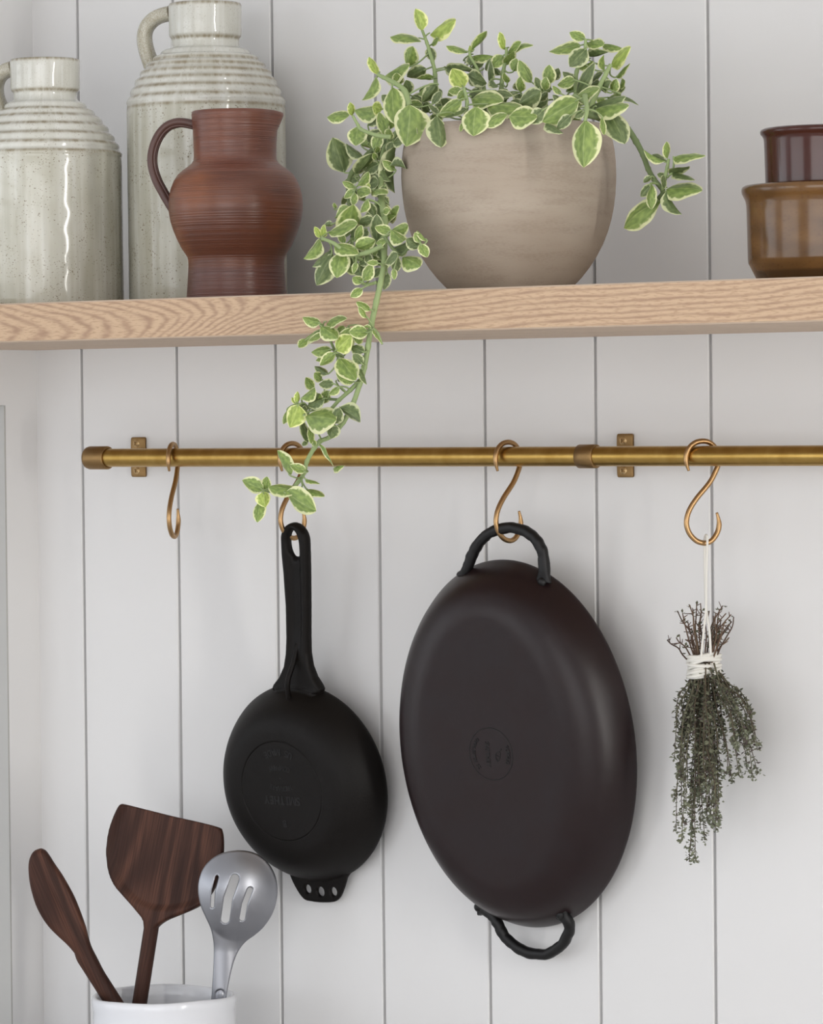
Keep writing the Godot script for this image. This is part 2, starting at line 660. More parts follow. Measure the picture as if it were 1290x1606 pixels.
func slab(m: Tri, lo: Vector3, hi: Vector3, along_x: bool, a: float, b: float, y0: float, y1: float) -> void:
	if b - a < 1e-4:
		return
	if along_x:
		box(m, Vector3(a, y0, lo.z), Vector3(b, y1, hi.z))
	else:
		box(m, Vector3(lo.x, y0, a), Vector3(hi.x, y1, b))


func window(n: int, lo: Vector3, hi: Vector3, along_x: bool, bars: int) -> void:   # frame and glazing bars in an opening
	var m := Tri.new()
	var w := 0.04
	var length := (hi.x - lo.x) if along_x else (hi.z - lo.z)
	var place := func(a: float, b: float, y0: float, y1: float) -> void:
		if along_x:
			box(m, Vector3(lo.x + a, y0, lo.z), Vector3(lo.x + b, y1, hi.z))
		else:
			box(m, Vector3(lo.x, y0, lo.z + a), Vector3(hi.x, y1, lo.z + b))
	place.call(0.0, length, lo.y, lo.y + w)
	place.call(0.0, length, hi.y - w, hi.y)
	for k in bars + 2:
		var c := (length - w) * k / (bars + 1.0)
		place.call(c, c + w, lo.y + w, hi.y - w)
	structure("window_%d" % n, m.mesh(Vector3.ZERO, false), mats.frame)


func build_room() -> void:
	# the painted plank wall: a backing and its boards, with a gap and eased edges
	var back := Node3D.new()
	back.name = "wall_back"
	back.set_meta("kind", "structure")
	back.set_meta("label", "off-white painted wall of vertical boards with narrow grooves")
	add_child(back)
	var bm := Tri.new()
	box(bm, Vector3(-3.7, 0, -0.12), Vector3(4.3, 2.62, -0.0048))
	part(back, "backing", bm.mesh(Vector3.ZERO, false), mats.wall)
	var board := Tri.new()
	box(board, Vector3(0.0016, 0, -0.006), Vector3(0.1184, 2.62, 0.0), 0.0009)
	var bmesh := board.mesh(Vector3.ZERO, false)
	for k in range(-30, 35):
		part(back, "plank", bmesh, mats.wall).position.x = 0.12 * k
	wall_with_holes("wall_left", mats.room, Vector3(-3.7, 0, 0), Vector3(-3.6, 2.62, 5.2), false, [[1.9, 3.9, 0.3, 2.2]])
	wall_with_holes("wall_front", mats.room, Vector3(-3.7, 0, 5.2), Vector3(4.3, 2.62, 5.3), true, [[-3.1, -0.3, 0.35, 2.35], [1.0, 4.0, 0.25, 2.45]])
	wall_with_holes("wall_right", mats.room, Vector3(4.2, 0, 0), Vector3(4.3, 2.62, 5.2), false, [[1.42, 1.58, 0.25, 2.55]])
	window(1, Vector3(-3.68, 0.3, 1.9), Vector3(-3.62, 2.2, 3.9), false, 1)
	window(2, Vector3(-3.1, 0.35, 5.22), Vector3(-0.3, 2.35, 5.28), true, 2)
	window(3, Vector3(4.22, 0.25, 1.42), Vector3(4.28, 2.55, 1.58), false, 0)
	window(4, Vector3(1.0, 0.25, 5.22), Vector3(4.0, 2.45, 5.28), true, 2)
	var f := Tri.new()
	box(f, Vector3(-3.7, -0.1, -0.12), Vector3(4.3, 0, 5.3))
	structure("floor", f.mesh(Vector3.ZERO, false), mats.floor)
	var c := Tri.new()
	box(c, Vector3(-3.7, 2.62, -0.12), Vector3(4.3, 2.72, 5.3))
	structure("ceiling", c.mesh(Vector3.ZERO, false), mats.room)
	# the white return at the left: a post, deeper above
	var p := Tri.new()
	box(p, Vector3(-0.30, 0, 0), Vector3(-0.058, 1.5665, 0.0445))
	box(p, Vector3(-0.30, 1.5665, 0), Vector3(-0.058, 2.62, 0.085))
	structure("trim_1", p.mesh(Vector3.ZERO, false), mats.wall, "white painted post closing the left end of the plank wall")
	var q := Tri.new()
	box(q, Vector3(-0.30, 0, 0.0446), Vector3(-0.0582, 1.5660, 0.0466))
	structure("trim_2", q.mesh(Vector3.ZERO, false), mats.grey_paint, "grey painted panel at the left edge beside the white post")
	# the worktop below the frame, which carries the crock
	var w := Tri.new()
	box(w, Vector3(-0.4, 0.0, 0.0), Vector3(2.0, 0.93, 0.62))
	structure("trim_3", w.mesh(Vector3.ZERO, false), mats.room)


func build_shelf() -> void:
	var x0 := -0.058
	var x1 := 1.55
	var y0 := SHELF_LOW
	var y1 := SHELF_TOP
	var z1 := SHELF_FRONT
	var e := 0.0012
	var m := Tri.new()
	# front edge takes the upper half of the wood texture (its grain runs to x = 1.06), all else the lower half
	var u := func(x: float) -> float: return (x + 0.058) / 1.12
	var ring_ := [[y1 - e, z1, 0.002], [y0 + e, z1, 0.498], [y0, z1 - e, 0.52], [y0, 0.0, 0.98], [y1, 0.0, 0.98], [y1, z1 - e, 0.52], [y1 - e, z1, 0.502]]
	for k in ring_.size() - 1:
		var a: Array = ring_[k]
		var b: Array = ring_[k + 1]
		m.quad(Vector3(x0, a[0], a[1]), Vector3(x1, a[0], a[1]), Vector3(x1, b[0], b[1]), Vector3(x0, b[0], b[1]),
			Vector2(u.call(x0), a[2]), Vector2(u.call(x1), a[2]), Vector2(u.call(x1), b[2]), Vector2(u.call(x0), b[2]))
	for x in [x0, x1]:
		m.quad(Vector3(x, y0, 0), Vector3(x, y0, z1 - e), Vector3(x, y1, z1 - e), Vector3(x, y1, 0), Vector2(0, 0.55), Vector2(0.3, 0.55), Vector2(0.3, 0.65), Vector2(0, 0.65))
		m.quad(Vector3(x, y0, z1 - e), Vector3(x, y0 + e, z1), Vector3(x, y1 - e, z1), Vector3(x, y1, z1 - e), Vector2(0.3, 0.55), Vector2(0.31, 0.55), Vector2(0.31, 0.65), Vector2(0.3, 0.65))
	m.outward()
	var o := Vector3(x0, y0, 0)
	var s := part(self, "shelf", m.mesh(o, false), mats.oak)
	s.position = o
	s.set_meta("label", "thick light oak floating shelf with bold grain along its front edge")
	s.set_meta("category", "shelf")


func build_rail() -> void:
	var x0 := at(137, 718, RAIL_Z).x
	var x_join := at(921, 716, RAIL_Z).x
	var x1 := 1.25
	var r := 0.5 * 28.8 / per_metre(at(185, 718, RAIL_Z))
	var o := Vector3(x0, RAIL_Y, RAIL_Z)
	var t := thing("hanging_rail", "long aged brass rail on wall brackets under the shelf", "rail", o)
	var rod := func(called: String, a: float, b: float, prof: Array) -> void:
		var m := Tri.new()
		var p := PackedVector2Array()
		for q in prof:
			p.append(Vector2(q[0], (q[1] * 1.0)))
		lathe(m, Vector3.ZERO, p, 48)
		var o2 := part(t, called, m.mesh(), mats.brass if called == "tube" else mats.brass_dark)
		o2.rotation_degrees.z = -90
		o2.position.x = a - x0
		o2.set_meta("span", b)
	var cap_w := at(170, 718, RAIL_Z).x - x0
	rod.call("tube", x0 + 0.004, x_join, [[0.0, 0.0], [r - 0.0003, 0.0], [r, 0.0003], [r, 0.002], [r, x_join - x0 - 0.006], [r, x_join - x0 - 0.0042], [0.0, x_join - x0 - 0.004]])
	rod.call("tube", x_join, x1, [[0.0, 0.0], [r - 0.0003, 0.0], [r, 0.0003], [r, 0.002], [r, x1 - x_join - 0.002], [r, x1 - x_join - 0.0003], [0.0, x1 - x_join]])
	var rc := r * 1.27
	rod.call("end_cap", x0, 0.0, [[0.0, 0.0], [rc * 0.78, 0.0003], [rc * 0.93, 0.0014], [rc, 0.004], [rc, cap_w - 0.0012], [rc - 0.001, cap_w], [r * 0.98, cap_w], [r * 0.9, cap_w - 0.001], [0.0, cap_w - 0.001]])
	var ca := at(908, 716, RAIL_Z).x
	var cw := at(936, 716, RAIL_Z).x - ca
	rc = r * 1.2
	rod.call("coupling", ca, 0.0, [[0.0, 0.001], [r, 0.001], [r + 0.0005, 0.0], [rc, 0.0008], [rc, cw - 0.001], [rc - 0.001, cw], [r, cw], [0.0, cw - 0.001]])
	for b in [[217.0, 206.2, 227.8], [980.0, 968.0, 992.5]]:
		var c := at(b[0], 716, 0.002)
		var half := (at(b[2], 716, 0.002).x - at(b[1], 716, 0.002).x) * 0.5
		var high := 31.2 / per_metre(c) if b[0] < 500 else 34.2 / per_metre(c)
		var m := Tri.new()
		var outline := func(p: Vector2) -> float:
			var q := p.abs() - Vector2(half, high) + Vector2(0.0015, 0.0015)
			return Vector2(maxf(q.x, 0), maxf(q.y, 0)).length() + minf(maxf(q.x, q.y), 0.0) - 0.0015
		plate(m, outline, func(p): return 0.0042 - 0.0014 * pow(p.x / half, 2) - 0.001 * pow(absf(p.y) / high, 8), func(_p): return 0.0, Vector2(-half - 0.0005, -high - 0.0005), Vector2(half + 0.0005, high + 0.0005), 0.0008, Transform3D(Basis(), Vector3(c.x, RAIL_Y, 0.0002)))
		# the saddle that carries the rail
		var neck := Tri.new()
		lathe(neck, Vector3.ZERO, PackedVector2Array([Vector2(0, 0.003), Vector2(0.0062, 0.003), Vector2(0.0052, 0.008), Vector2(0.0052, RAIL_Z - r - 0.002), Vector2(0.0065, RAIL_Z - r + 0.001), Vector2(0, RAIL_Z - r + 0.001)]), 24)
		for i in neck.v.size():
			var q := neck.v[i]
			neck.v[i] = Vector3(c.x + q.x, RAIL_Y - q.z, q.y)
		m.v.append_array(neck.v)
		m.uv.append_array(neck.uv)
		m.col.append_array(neck.col)
		var br := part(t, "bracket", m.mesh(o), mats.brass_dark)
		for s in [-1, 1]:
			var sc := Tri.new()
			var rad := 0.0036
			var cross := func(p: Vector2) -> float:
				var q := p.rotated(PI / 4 + 0.1 * s)
				var slot := minf(maxf(absf(q.x) - 0.0023, absf(q.y) - 0.00085), maxf(absf(q.y) - 0.0023, absf(q.x) - 0.00085))
				return maxf(p.length() - rad, -slot)
			var place := Transform3D(Basis(), Vector3(c.x - o.x - 0.0005, (high - 0.0062) * s, 0.0036 - o.z))
			plate(sc, cross, func(p): return 0.0018 - 0.0010 * pow(p.length() / rad, 2), func(_p): return 0.0, Vector2(-0.004, -0.004), Vector2(0.004, 0.004), 0.00022, place)
			var head := part(br, "screw", sc.mesh(), mats.screw, "pale cross-head screw")
			var hole := Tri.new()
			lathe(hole, place.origin, PackedVector2Array([Vector2(0, 0.0004), Vector2(rad * 0.7, 0.0004), Vector2(rad * 0.7, 0.0002), Vector2(0, 0.0002)]), 12)
			for i in hole.v.size():
				var q := hole.v[i] - place.origin
				hole.v[i] = place.origin + Vector3(q.x, q.z, q.y)
			var back := SurfaceTool.new()
			back.append_from(hole.mesh(), 0, Transform3D())
			var both := ArrayMesh.new()
			both.add_surface_from_arrays(Mesh.PRIMITIVE_TRIANGLES, head.mesh.surface_get_arrays(0))
			both.add_surface_from_arrays(Mesh.PRIMITIVE_TRIANGLES, back.commit().surface_get_arrays(0))
			head.material_override = null
			both.surface_set_material(0, mats.screw)
			both.surface_set_material(1, mats.recess)
			head.mesh = both
	var labels := [
		"empty brass S hook seen edge-on near the left end of the rail",
		"brass S hook holding the round skillet, behind the hanging leaves",
		"brass S hook holding the oval roasting pan by its handle",
		"wide brass S hook at the right holding the string of the herb bundle"]
	var spots := [[271.0, -23.0], [457.0, 9.0], [795.5, 12.0], [1100.0, 37.0]]
	for k in 4:
		var p := at(spots[k][0], 716, RAIL_Z)
		var m := Tri.new()
		var pts := []
		for q in HOOK:
			pts.append(Vector3(q.x / 1653.0, q.y / 1750.0, 0.0))
		sweep(m, curve(pts, 5), func(s): return Vector2.ONE * 0.0023 * (1.0 - 0.5 * smoothstep(0.94, 1.0, s) - 0.5 * (1.0 - smoothstep(0.0, 0.06, s))), 12, Vector3.BACK)
		var h := single("hook", m.mesh(), mats.brass_hook, labels[k], "hook", Vector3(p.x, RAIL_Y, RAIL_Z), "brass S hooks on the rail")
		h.rotation.y = PI / 2 - deg_to_rad(spots[k][1])


const HOOK := [Vector2(-19.5, -21.6), Vector2(-22.8, -10), Vector2(-23, 0), Vector2(-21, 7), Vector2(-16.5, 14.5), Vector2(-9, 20), Vector2(-0.3, 22), Vector2(8, 21.2), Vector2(15, 17.5), Vector2(20.5, 11), Vector2(23.8, 1), Vector2(24.5, -9), Vector2(22.5, -18), Vector2(11.8, -38.8), Vector2(-8.4, -63), Vector2(-19.5, -81), Vector2(-23.5, -97), Vector2(-21.5, -109), Vector2(-16.5, -118), Vector2(-8.5, -125.5), Vector2(0, -128.5), Vector2(7, -128.5), Vector2(14, -125), Vector2(20, -117.5), Vector2(23.9, -108.5), Vector2(24.8, -98), Vector2(21.5, -84)]


func single(called: String, mesh: Mesh, mat: Material, label: String, category: String, where := Vector3.ZERO, group := "") -> MeshInstance3D:
	var o := MeshInstance3D.new()
	o.name = numbered(called)
	o.mesh = mesh
	o.material_override = mat
	o.position = where
	o.set_meta("label", label)
	o.set_meta("category", category)
	if group:
		o.set_meta("group", group)
	add_child(o)
	return o


func turned(prof: Array, cx: float, cy: float, z: float, floor_y: float, shift := 0.0) -> PackedVector2Array:
	# silhouette in pixels [half width, y] -> (radius, height above floor_y) on the upright axis through pixel (cx, cy) at depth z
	var out := PackedVector2Array()
	var c := at(cx, cy, z)
	var k := per_metre(c)
	for q in prof:
		out.append(Vector2(maxf(0.0, q[0] / k), c.y + (cy - q[1] + shift) / k - floor_y))
	return out


func build_jars() -> void:
	jug_jar("stoneware_jug", "tall speckled grey stoneware jug with ridged shoulder, behind the brown pitcher", 324.5, 300.0, 0.08, 471.0,
		[[52.5, 8.0], [55.8, 6.6], [57.2, 9.5], [57.4, 14.0], [57.0, 35.0], [57.2, 54.5], [56.0, 58.5], [53.4, 61.5], [53.0, 66.0], [53.2, 73.0]],
		[Vector2(55.4, 76.4), Vector2(72.2, 86.8), Vector2(83.7, 96.2), Vector2(94.1, 107.7), Vector2(103.5, 120.3), Vector2(111.3, 135.0), Vector2(118.2, 150.6), Vector2(123.6, 165.5)],
		[[124.6, 176.0], [124.6, 300.0], [124.2, 455.0], [122.5, 465.0], [119.5, 470.5], [0.0, 470.5]], mats.glaze_tall,
		[[-54.0, 19.5], [-68.0, 22.0], [-82.0, 28.0], [-93.0, 40.0], [-97.0, 56.0], [-94.0, 76.0], [-87.0, 97.0], [-80.0, 116.0]], -2.0)
	jug_jar("stoneware_jug", "shorter speckled grey stoneware jug with ridged shoulder at the left end of the shelf", 72.8, 300.0, 0.17, 474.0,
		[[50.0, 96.0], [53.5, 94.0], [54.8, 97.0], [54.8, 105.0], [54.2, 120.0], [54.6, 139.0], [53.0, 143.0], [50.0, 146.0], [49.6, 150.0], [50.2, 157.0]],
		[Vector2(54.5, 160.0), Vector2(64.7, 170.7), Vector2(77.9, 181.5), Vector2(89.5, 194.7), Vector2(98.8, 208.7), Vector2(108.1, 222.6), Vector2(114.3, 236.6), Vector2(117.9, 249.0)],
		[[118.7, 258.0], [119.0, 350.0], [119.6, 460.0], [118.6, 469.0], [116.0, 473.5], [0.0, 473.5]], mats.glaze_short,
		[[-51.0, 106.0], [-62.0, 109.0], [-73.0, 117.0], [-79.0, 131.0], [-79.0, 147.0], [-74.0, 164.0], [-68.0, 181.0]], 0.0)


func jug_jar(called: String, label: String, cx: float, cy: float, z: float, low: float, head: Array, ridges: Array, body: Array, mat: Material, handle: Array, lean: float) -> void:
	var prof := [[0.0, low - 9.0], [head[0][0] * 0.62, low - 12.0], [head[0][0] * 0.72, head[-1][1]], [head[0][0] - 9.0, head[0][1] + 10.0], [head[0][0] - 5.0, head[0][1] + 2.0]]
	prof.append_array(head)
	for i in ridges.size() - 1:   # each band swells and turns in sharply to the next
		var a: Vector2 = ridges[i]
		var b: Vector2 = ridges[i + 1]
		var n := Vector2(b.y - a.y, a.x - b.x).normalized()
		n = Vector2(absf(n.x), -absf(n.y))
		for k in 7:
			var s := k / 7.0
			var q := a.lerp(b, s) + n * (3.0 * sin(PI * pow(s, 1.35)))
			prof.append([q.x, q.y])
	prof.append([ridges[-1].x, ridges[-1].y])
	prof.append([ridges[-1].x + 0.5, ridges[-1].y + 3.0])
	prof.append_array(body)
	var c := at(cx, cy, z)
	var o := Vector3(c.x, SHELF_TOP, c.z)
	var k := per_metre(c)
	var t := thing(called, label, "jug", o, "ridged stoneware jugs on the shelf")
	var p := turned(prof, cx, cy, z, SHELF_TOP)
	var drop := p[-1].y
	var m := Tri.new()
	var q := PackedVector2Array()
	for e in p:
		q.append(Vector2(e.x, e.y - drop * clampf((e.y < 0.03) as float, 0.0, 1.0)))
	# uv runs from the lip to the foot in the same proportions as the glaze lines: inner points are clamped by the lathe's own height range
	lathe(m, Vector3.ZERO, q, 128)
	part(t, "body", m.mesh(), mat)
	var hm := Tri.new()
	var pts := []
	var away := Vector3(-cos(0.60), 0, 0).normalized()
	var left := -look.x
	left.y = 0
	left = left.normalized()
	away = left.rotated(Vector3.UP, -0.30)
	for e in handle:
		var y: float = (at(cx, cy, z).y + (cy - e[1]) / k) - SHELF_TOP
		pts.append(away * (-e[0] / k / cos(0.30)) + Vector3(lean * 0.0, y, 0))
	sweep(hm, curve(pts, 6), func(s): return Vector2(10.5 + 3.0 * absf(s - 0.45), 15.0 + 6.0 * absf(s - 0.5)) / k, 20, Vector3.UP, 0.72)
	part(t, "handle", hm.mesh(), mats.glaze_handle)


func build_jug() -> void:
	var cx := 369.3
	var z := 0.18
	var c := at(cx, 320, z)
	var k := per_metre(c)
	var o := Vector3(c.x, SHELF_TOP, z)
	var t := thing("pitcher", "red-brown earthenware pitcher with round belly, looped handle and pinched spout", "pitcher", o)
	var prof := [[0.0, 452.0], [62.0, 448.0], [93.0, 345.0], [95.0, 318.0], [80.0, 275.0], [58.0, 252.0], [59.0, 200.0], [62.5, 179.0], [65.0, 174.5], [67.0, 175.5], [67.8, 180.0], [67.0, 190.0], [65.8, 205.0], [65.2, 225.0], [64.8, 245.0], [65.4, 251.5], [68.5, 256.5], [74.0, 261.0], [82.5, 267.0], [90.5, 274.0], [97.0, 284.0], [101.6, 296.0], [104.4, 308.0], [105.4, 320.0], [104.8, 333.0], [102.4, 347.0], [98.4, 360.0], [92.8, 374.0], [86.0, 388.0], [80.0, 397.0], [76.6, 402.0], [75.4, 407.0], [75.0, 414.0], [76.0, 428.0], [77.4, 445.0], [78.4, 458.0], [77.8, 463.0], [76.0, 466.0], [0.0, 466.0]]
	var p := turned(prof, cx, 320, z, SHELF_TOP)
	var drop := p[-1].y
	for i in p.size():
		p[i].y -= drop * smoothstep(0.05, 0.0, p[i].y)
	var m := Tri.new()
	lathe(m, Vector3.ZERO, p, 128)
	# pull the spout out at the right of the lip
	var rim := p[9].y
	var spout := look.x
	spout.y = 0
	spout = spout.normalized()
	for i in m.v.size():
		var q := m.v[i]
		var flat := Vector3(q.x, 0, q.z)
		if q.y > rim - 0.028 and flat.length() > 0.02:
			var ang := flat.normalized().angle_to(spout)
			var s := exp(-pow(ang / 0.30, 2)) * pow(smoothstep(rim - 0.024, rim, q.y), 1.5)
			m.v[i] = q + spout * s * 9.5 / k - Vector3.UP * s * 3.0 / k
			var pinch := exp(-pow((ang - 0.55) / 0.22, 2)) * smoothstep(rim - 0.022, rim, q.y)
			m.v[i] -= flat.normalized() * pinch * 2.0 / k
	part(t, "body", m.mesh(), mats.jug)
	var hm := Tri.new()
	var pts := []
	var away := (-spout).rotated(Vector3.UP, -0.12)
	for e in [[-60.0, 196.0], [-72.0, 192.0], [-90.0, 190.0], [-108.0, 196.0], [-122.0, 211.0], [-131.0, 232.0], [-133.0, 254.0], [-127.0, 278.0], [-116.0, 300.0], [-102.0, 324.0], [-96.0, 332.0]]:
		pts.append(away * (-e[0] / k) + Vector3.UP * (at(cx, 320, z).y + (320.0 - e[1]) / k - SHELF_TOP))
	var path := curve(pts, 6)
	sweep(hm, path, func(s): return Vector2(6.0 + 1.6 * absf(s - 0.5), 12.0 + 4.0 * absf(s - 0.5)) / k, 18, Vector3.UP, 0.8)
	# two raised cords along the strap
	for side in [-1.0, 1.0]:
		var cord := PackedVector3Array()
		for i in path.size():
			var d := (path[mini(i + 1, path.size() - 1)] - path[maxi(i - 1, 0)]).normalized()
			var across := d.cross(away.cross(Vector3.UP).cross(d)).normalized()
			var outn := away.cross(Vector3.UP).normalized()
			cord.append(path[i] + outn * side * 6.5 / k + outn.cross(d).normalized() * (-5.6 / k if outn.cross(d).dot(path[i] - path[path.size() / 2]) < 0 else -5.6 / k) + across * 0.0)
		tube(hm, cord, 0.0016, 0.0016, 6)
	part(t, "handle", hm.mesh(), mats.jug_handle)


func build_bowls() -> void:
	var z := 0.17
	var cx := 1303.0
	var c := at(cx, 360, z)
	var o := Vector3(c.x, SHELF_TOP, z)
	var prof := [[0.0, 425.0], [112.0, 420.0], [118.0, 405.0], [121.0, 330.0], [118.0, 306.0], [104.0, 305.0], [104.0, 303.0], [127.0, 300.0], [131.0, 291.5], [135.5, 290.5], [139.0, 293.0], [140.2, 297.5], [139.4, 303.0], [136.5, 308.5], [134.0, 314.0], [132.8, 321.0], [132.2, 335.0], [131.6, 370.0], [131.0, 405.0], [130.2, 412.0], [127.8, 416.0], [115.5, 434.0], [112.5, 435.5], [0.0, 435.5]]
	var p := turned(prof, cx, 360, z, SHELF_TOP)
	var drop := p[-1].y
	for i in p.size():
		p[i].y -= drop * smoothstep(0.010, 0.003, p[i].y)
	var m := Tri.new()
	lathe(m, Vector3.ZERO, p, 128)
	single("stoneware_bowl", m.mesh(), mats.mustard, "glossy mustard-brown stoneware crock with rolled rim, standing on the shelf at the right", "crock", o)
	var base := p[5].y
	var prof2 := [[0.0, 300.0], [88.0, 296.0], [94.0, 280.0], [96.0, 215.0], [97.0, 203.0], [101.0, 201.5], [105.0, 203.5], [106.4, 206.5], [105.8, 210.0], [103.0, 213.0], [101.0, 217.0], [100.4, 223.0], [99.6, 245.0], [98.6, 285.0], [98.0, 303.0], [96.5, 304.5], [0.0, 304.5]]
	var p2 := turned(prof2, 1299.0, 360, z, SHELF_TOP)
	for i in p2.size():
		p2[i].y -= base
	var m2 := Tri.new()
	lathe(m2, Vector3.ZERO, p2, 128)
	single("stoneware_bowl", m2.mesh(), mats.rust_glaze, "glossy dark red-brown stoneware crock stacked on the mustard-brown one", "crock", Vector3(at(1299, 360, z).x, SHELF_TOP + base, z))


func build_skillet() -> void:
	var tilt := deg_to_rad(8.0)
	var o := at(482.5, 1227, 0.0215)
	var frame := Transform3D(Basis(Vector3.RIGHT, Vector3(0, cos(tilt), sin(tilt)), Vector3(0, -sin(tilt), cos(tilt))), o)
	var t := thing("skillet", "round black cast iron skillet hanging by its long handle, bottom to the room", "skillet", o)
	t.basis = frame.basis
	var r := 0.0926
	# bowl: open side to the wall, base to the room; heat ring groove round the mark
	var prof := PackedVector2Array()
	for q in [[0.0, 0.0335], [0.050, 0.0332], [0.058, 0.031], [0.066, 0.026], [0.0755, 0.016], [0.0875, 0.0025], [0.0888, 0.0], [0.0905, -0.0008], [0.0920, 0.0], [r, 0.0016], [0.0922, 0.0042], [0.0906, 0.0078], [0.0880, 0.0128], [0.0850, 0.0178], [0.0812, 0.0233], [0.0770, 0.0283], [0.0722, 0.0327], [0.0670, 0.0360], [0.0620, 0.0377], [0.0575, 0.0385], [0.0530, 0.0387], [0.0474, 0.0388], [0.04685, 0.0388], [0.0466, 0.0381], [0.0459, 0.0381], [0.04565, 0.0388], [0.0450, 0.0388], [0.02, 0.0388], [0.0, 0.0388]]:
		prof.append(Vector2(q[0], q[1]))
	var bm := Tri.new()
	lathe(bm, Vector3.ZERO, prof, 144)
	for i in bm.v.size():
		var q := bm.v[i]
		bm.v[i] = Vector3(q.x, q.z, q.y)
	bm.outward()
	# the lip opposite the handle, with three holes
	var lp := func(px: float, py: float) -> Vector2: return on_plane(px, py, frame, 0.004)
	var lip := outline_of([[455, 1362], [461, 1378], [468, 1392], [475, 1403], [482, 1410], [492, 1412.5], [505, 1414], [520, 1414], [530, 1412], [537.5, 1404], [543, 1390], [547, 1376], [551, 1362], [503, 1356]], frame)
	var lip_box := bounds(lip, 0.003)
	var lip_edge := sdf_grid(lip, lip_box.position, lip_box.end, 0.0008)
	var holes := [lp.call(482.4, 1394.5), lp.call(502.6, 1398.6), lp.call(522.8, 1398.6)]
	var lip_in := func(p: Vector2) -> float:
		var f: float = lip_edge.call(p)
		for i in 3:
			var v: Vector2 = p - holes[i]
			f = maxf(f, 0.0039 - Vector2(v.x * 1.08, v.y * 0.94).length() if i != 1 else 0.0042 - Vector2(v.x * 1.05, v.y * 0.92).length())
		return f
	var lip_z := func(p: Vector2) -> float:
		var e := clampf(-lip_in.call(p) / 0.002, 0.0, 1.0)
		return 0.0030 + 0.0018 * sqrt(1.0 - pow(1.0 - e, 2))
	plate(bm, lip_in, lip_z, func(_p): return 0.0014, lip_box.position, lip_box.end, 0.0008)
	part(t, "bowl", bm.mesh(), mats.iron)
	# handle: outline by half widths along its axis, eye at the top, two raised edges with a channel between
	var hp := func(px: float, py: float) -> Vector2: return on_plane(px, py, frame, 0.008)
	var left := []
	var right := []
	for q in [[462.0, 820.0, 462.0], [451.0, 824.0, 474.0], [444.0, 833.0, 479.5], [441.6, 848.0, 481.8], [442.6, 870.0, 482.6], [445.5, 900.0, 483.2], [449.0, 950.0, 483.6], [450.0, 1000.0, 483.6], [449.0, 1025.0, 484.2], [446.0, 1045.0, 487.5], [438.5, 1062.0, 494.0], [430.0, 1073.0, 501.0], [427.0, 1081.0, 505.0], [433.0, 1092.0, 502.0], [442.0, 1104.0, 494.0], [456.0, 1116.0, 480.0]]:
		left.append(hp.call(q[0], q[1]))
		right.append(hp.call(q[2], q[1]))
	var edge := func(y: float, row: Array) -> float:
		for i in row.size() - 1:
			if y <= row[i].y and y >= row[i + 1].y:
				var w: float = (row[i].y - y) / maxf(row[i].y - row[i + 1].y, 1e-5)
				return lerpf(row[i].x, row[i + 1].x, w)
		return row[0].x if y > row[0].y else row[-1].x
	var eye0: Vector2 = hp.call(461.0, 832.0)
	var eye1: Vector2 = hp.call(461.0, 874.0)
	var eye := (eye0 + eye1) * 0.5
	var eye_r := Vector2(0.0066, absf(eye0.y - eye1.y) * 0.5)
	var crown: float = left[0].y
	var top_c: Vector2 = (left[3] + right[3]) * 0.5
	var top_r: float = (right[3].x - left[3].x) * 0.5
	var h_in := func(p: Vector2) -> float:
		var f: float
		if p.y > top_c.y:
			var v: Vector2 = p - top_c
			f = (Vector2(v.x / top_r, v.y / (crown - top_c.y)).length() - 1.0) * top_r
		else:
			f = maxf(edge.call(p.y, left) - p.x, p.x - edge.call(p.y, right))
		var v2: Vector2 = p - eye
		f = maxf(f, -(Vector2(v2.x / eye_r.x, v2.y / eye_r.y).length() - 1.0) * eye_r.x)
		return maxf(f, 0.074 - p.y)
	var neck_y: float = hp.call(470, 1024).y
	var wall_z := func(rad: float) -> float:   # height of the bowl's outside at a radius
		for i in range(9, prof.size() - 1):
			if rad <= prof[i].x and rad >= prof[i + 1].x:
				return lerpf(prof[i].y, prof[i + 1].y, (prof[i].x - rad) / maxf(prof[i].x - prof[i + 1].x, 1e-6))
		return 0.0016 - maxf(rad - r, 0.0) * 2.5
	var h_top := func(p: Vector2) -> float:
		var inn: float = maxf(-h_in.call(p), 0.0)
		var e := clampf(inn / 0.0035, 0.0, 1.0)
		var z := 0.0068 + 0.0052 * sqrt(1.0 - pow(1.0 - e, 2))
		var mid: float = (edge.call(p.y, left) + edge.call(p.y, right)) * 0.5
		var half: float = (edge.call(p.y, right) - edge.call(p.y, left)) * 0.5
		var x := absf(p.x - mid) / half
		var chan := (1.0 - smoothstep(0.28, 0.68, x)) * smoothstep(neck_y - 0.012, neck_y + 0.03, p.y) * smoothstep(eye.y, eye.y - eye_r.y * 1.3, p.y)
		z -= 0.0034 * chan
		var w: float = wall_z.call(p.length())
		z = lerpf(-0.004, z, smoothstep(0.084, 0.0925, p.length()))
		var k := maxf(0.016 - absf(z - w), 0.0) / 0.016
		var core := smoothstep(0.001, 0.008, inn)
		return maxf(z, w - 0.0012 * (1.0 - core)) + k * k * 0.004 * core - 0.0008 * smoothstep(0.088, 0.080, p.length())
	var hm := Tri.new()
	plate(hm, h_in, h_top, func(p): return 0.0045 - 0.0035 * sqrt(1.0 - pow(1.0 - clampf(maxf(-h_in.call(p), 0.0) / 0.0035, 0.0, 1.0), 2)), Vector2(-0.075, 0.068), Vector2(0.05, 0.248), 0.001)
	# the web that runs from the neck down the wall of the bowl
	var w0: Vector2 = on_plane(457, 1040, frame, 0.018)
	var w1: Vector2 = on_plane(446, 1098, frame, 0.026)
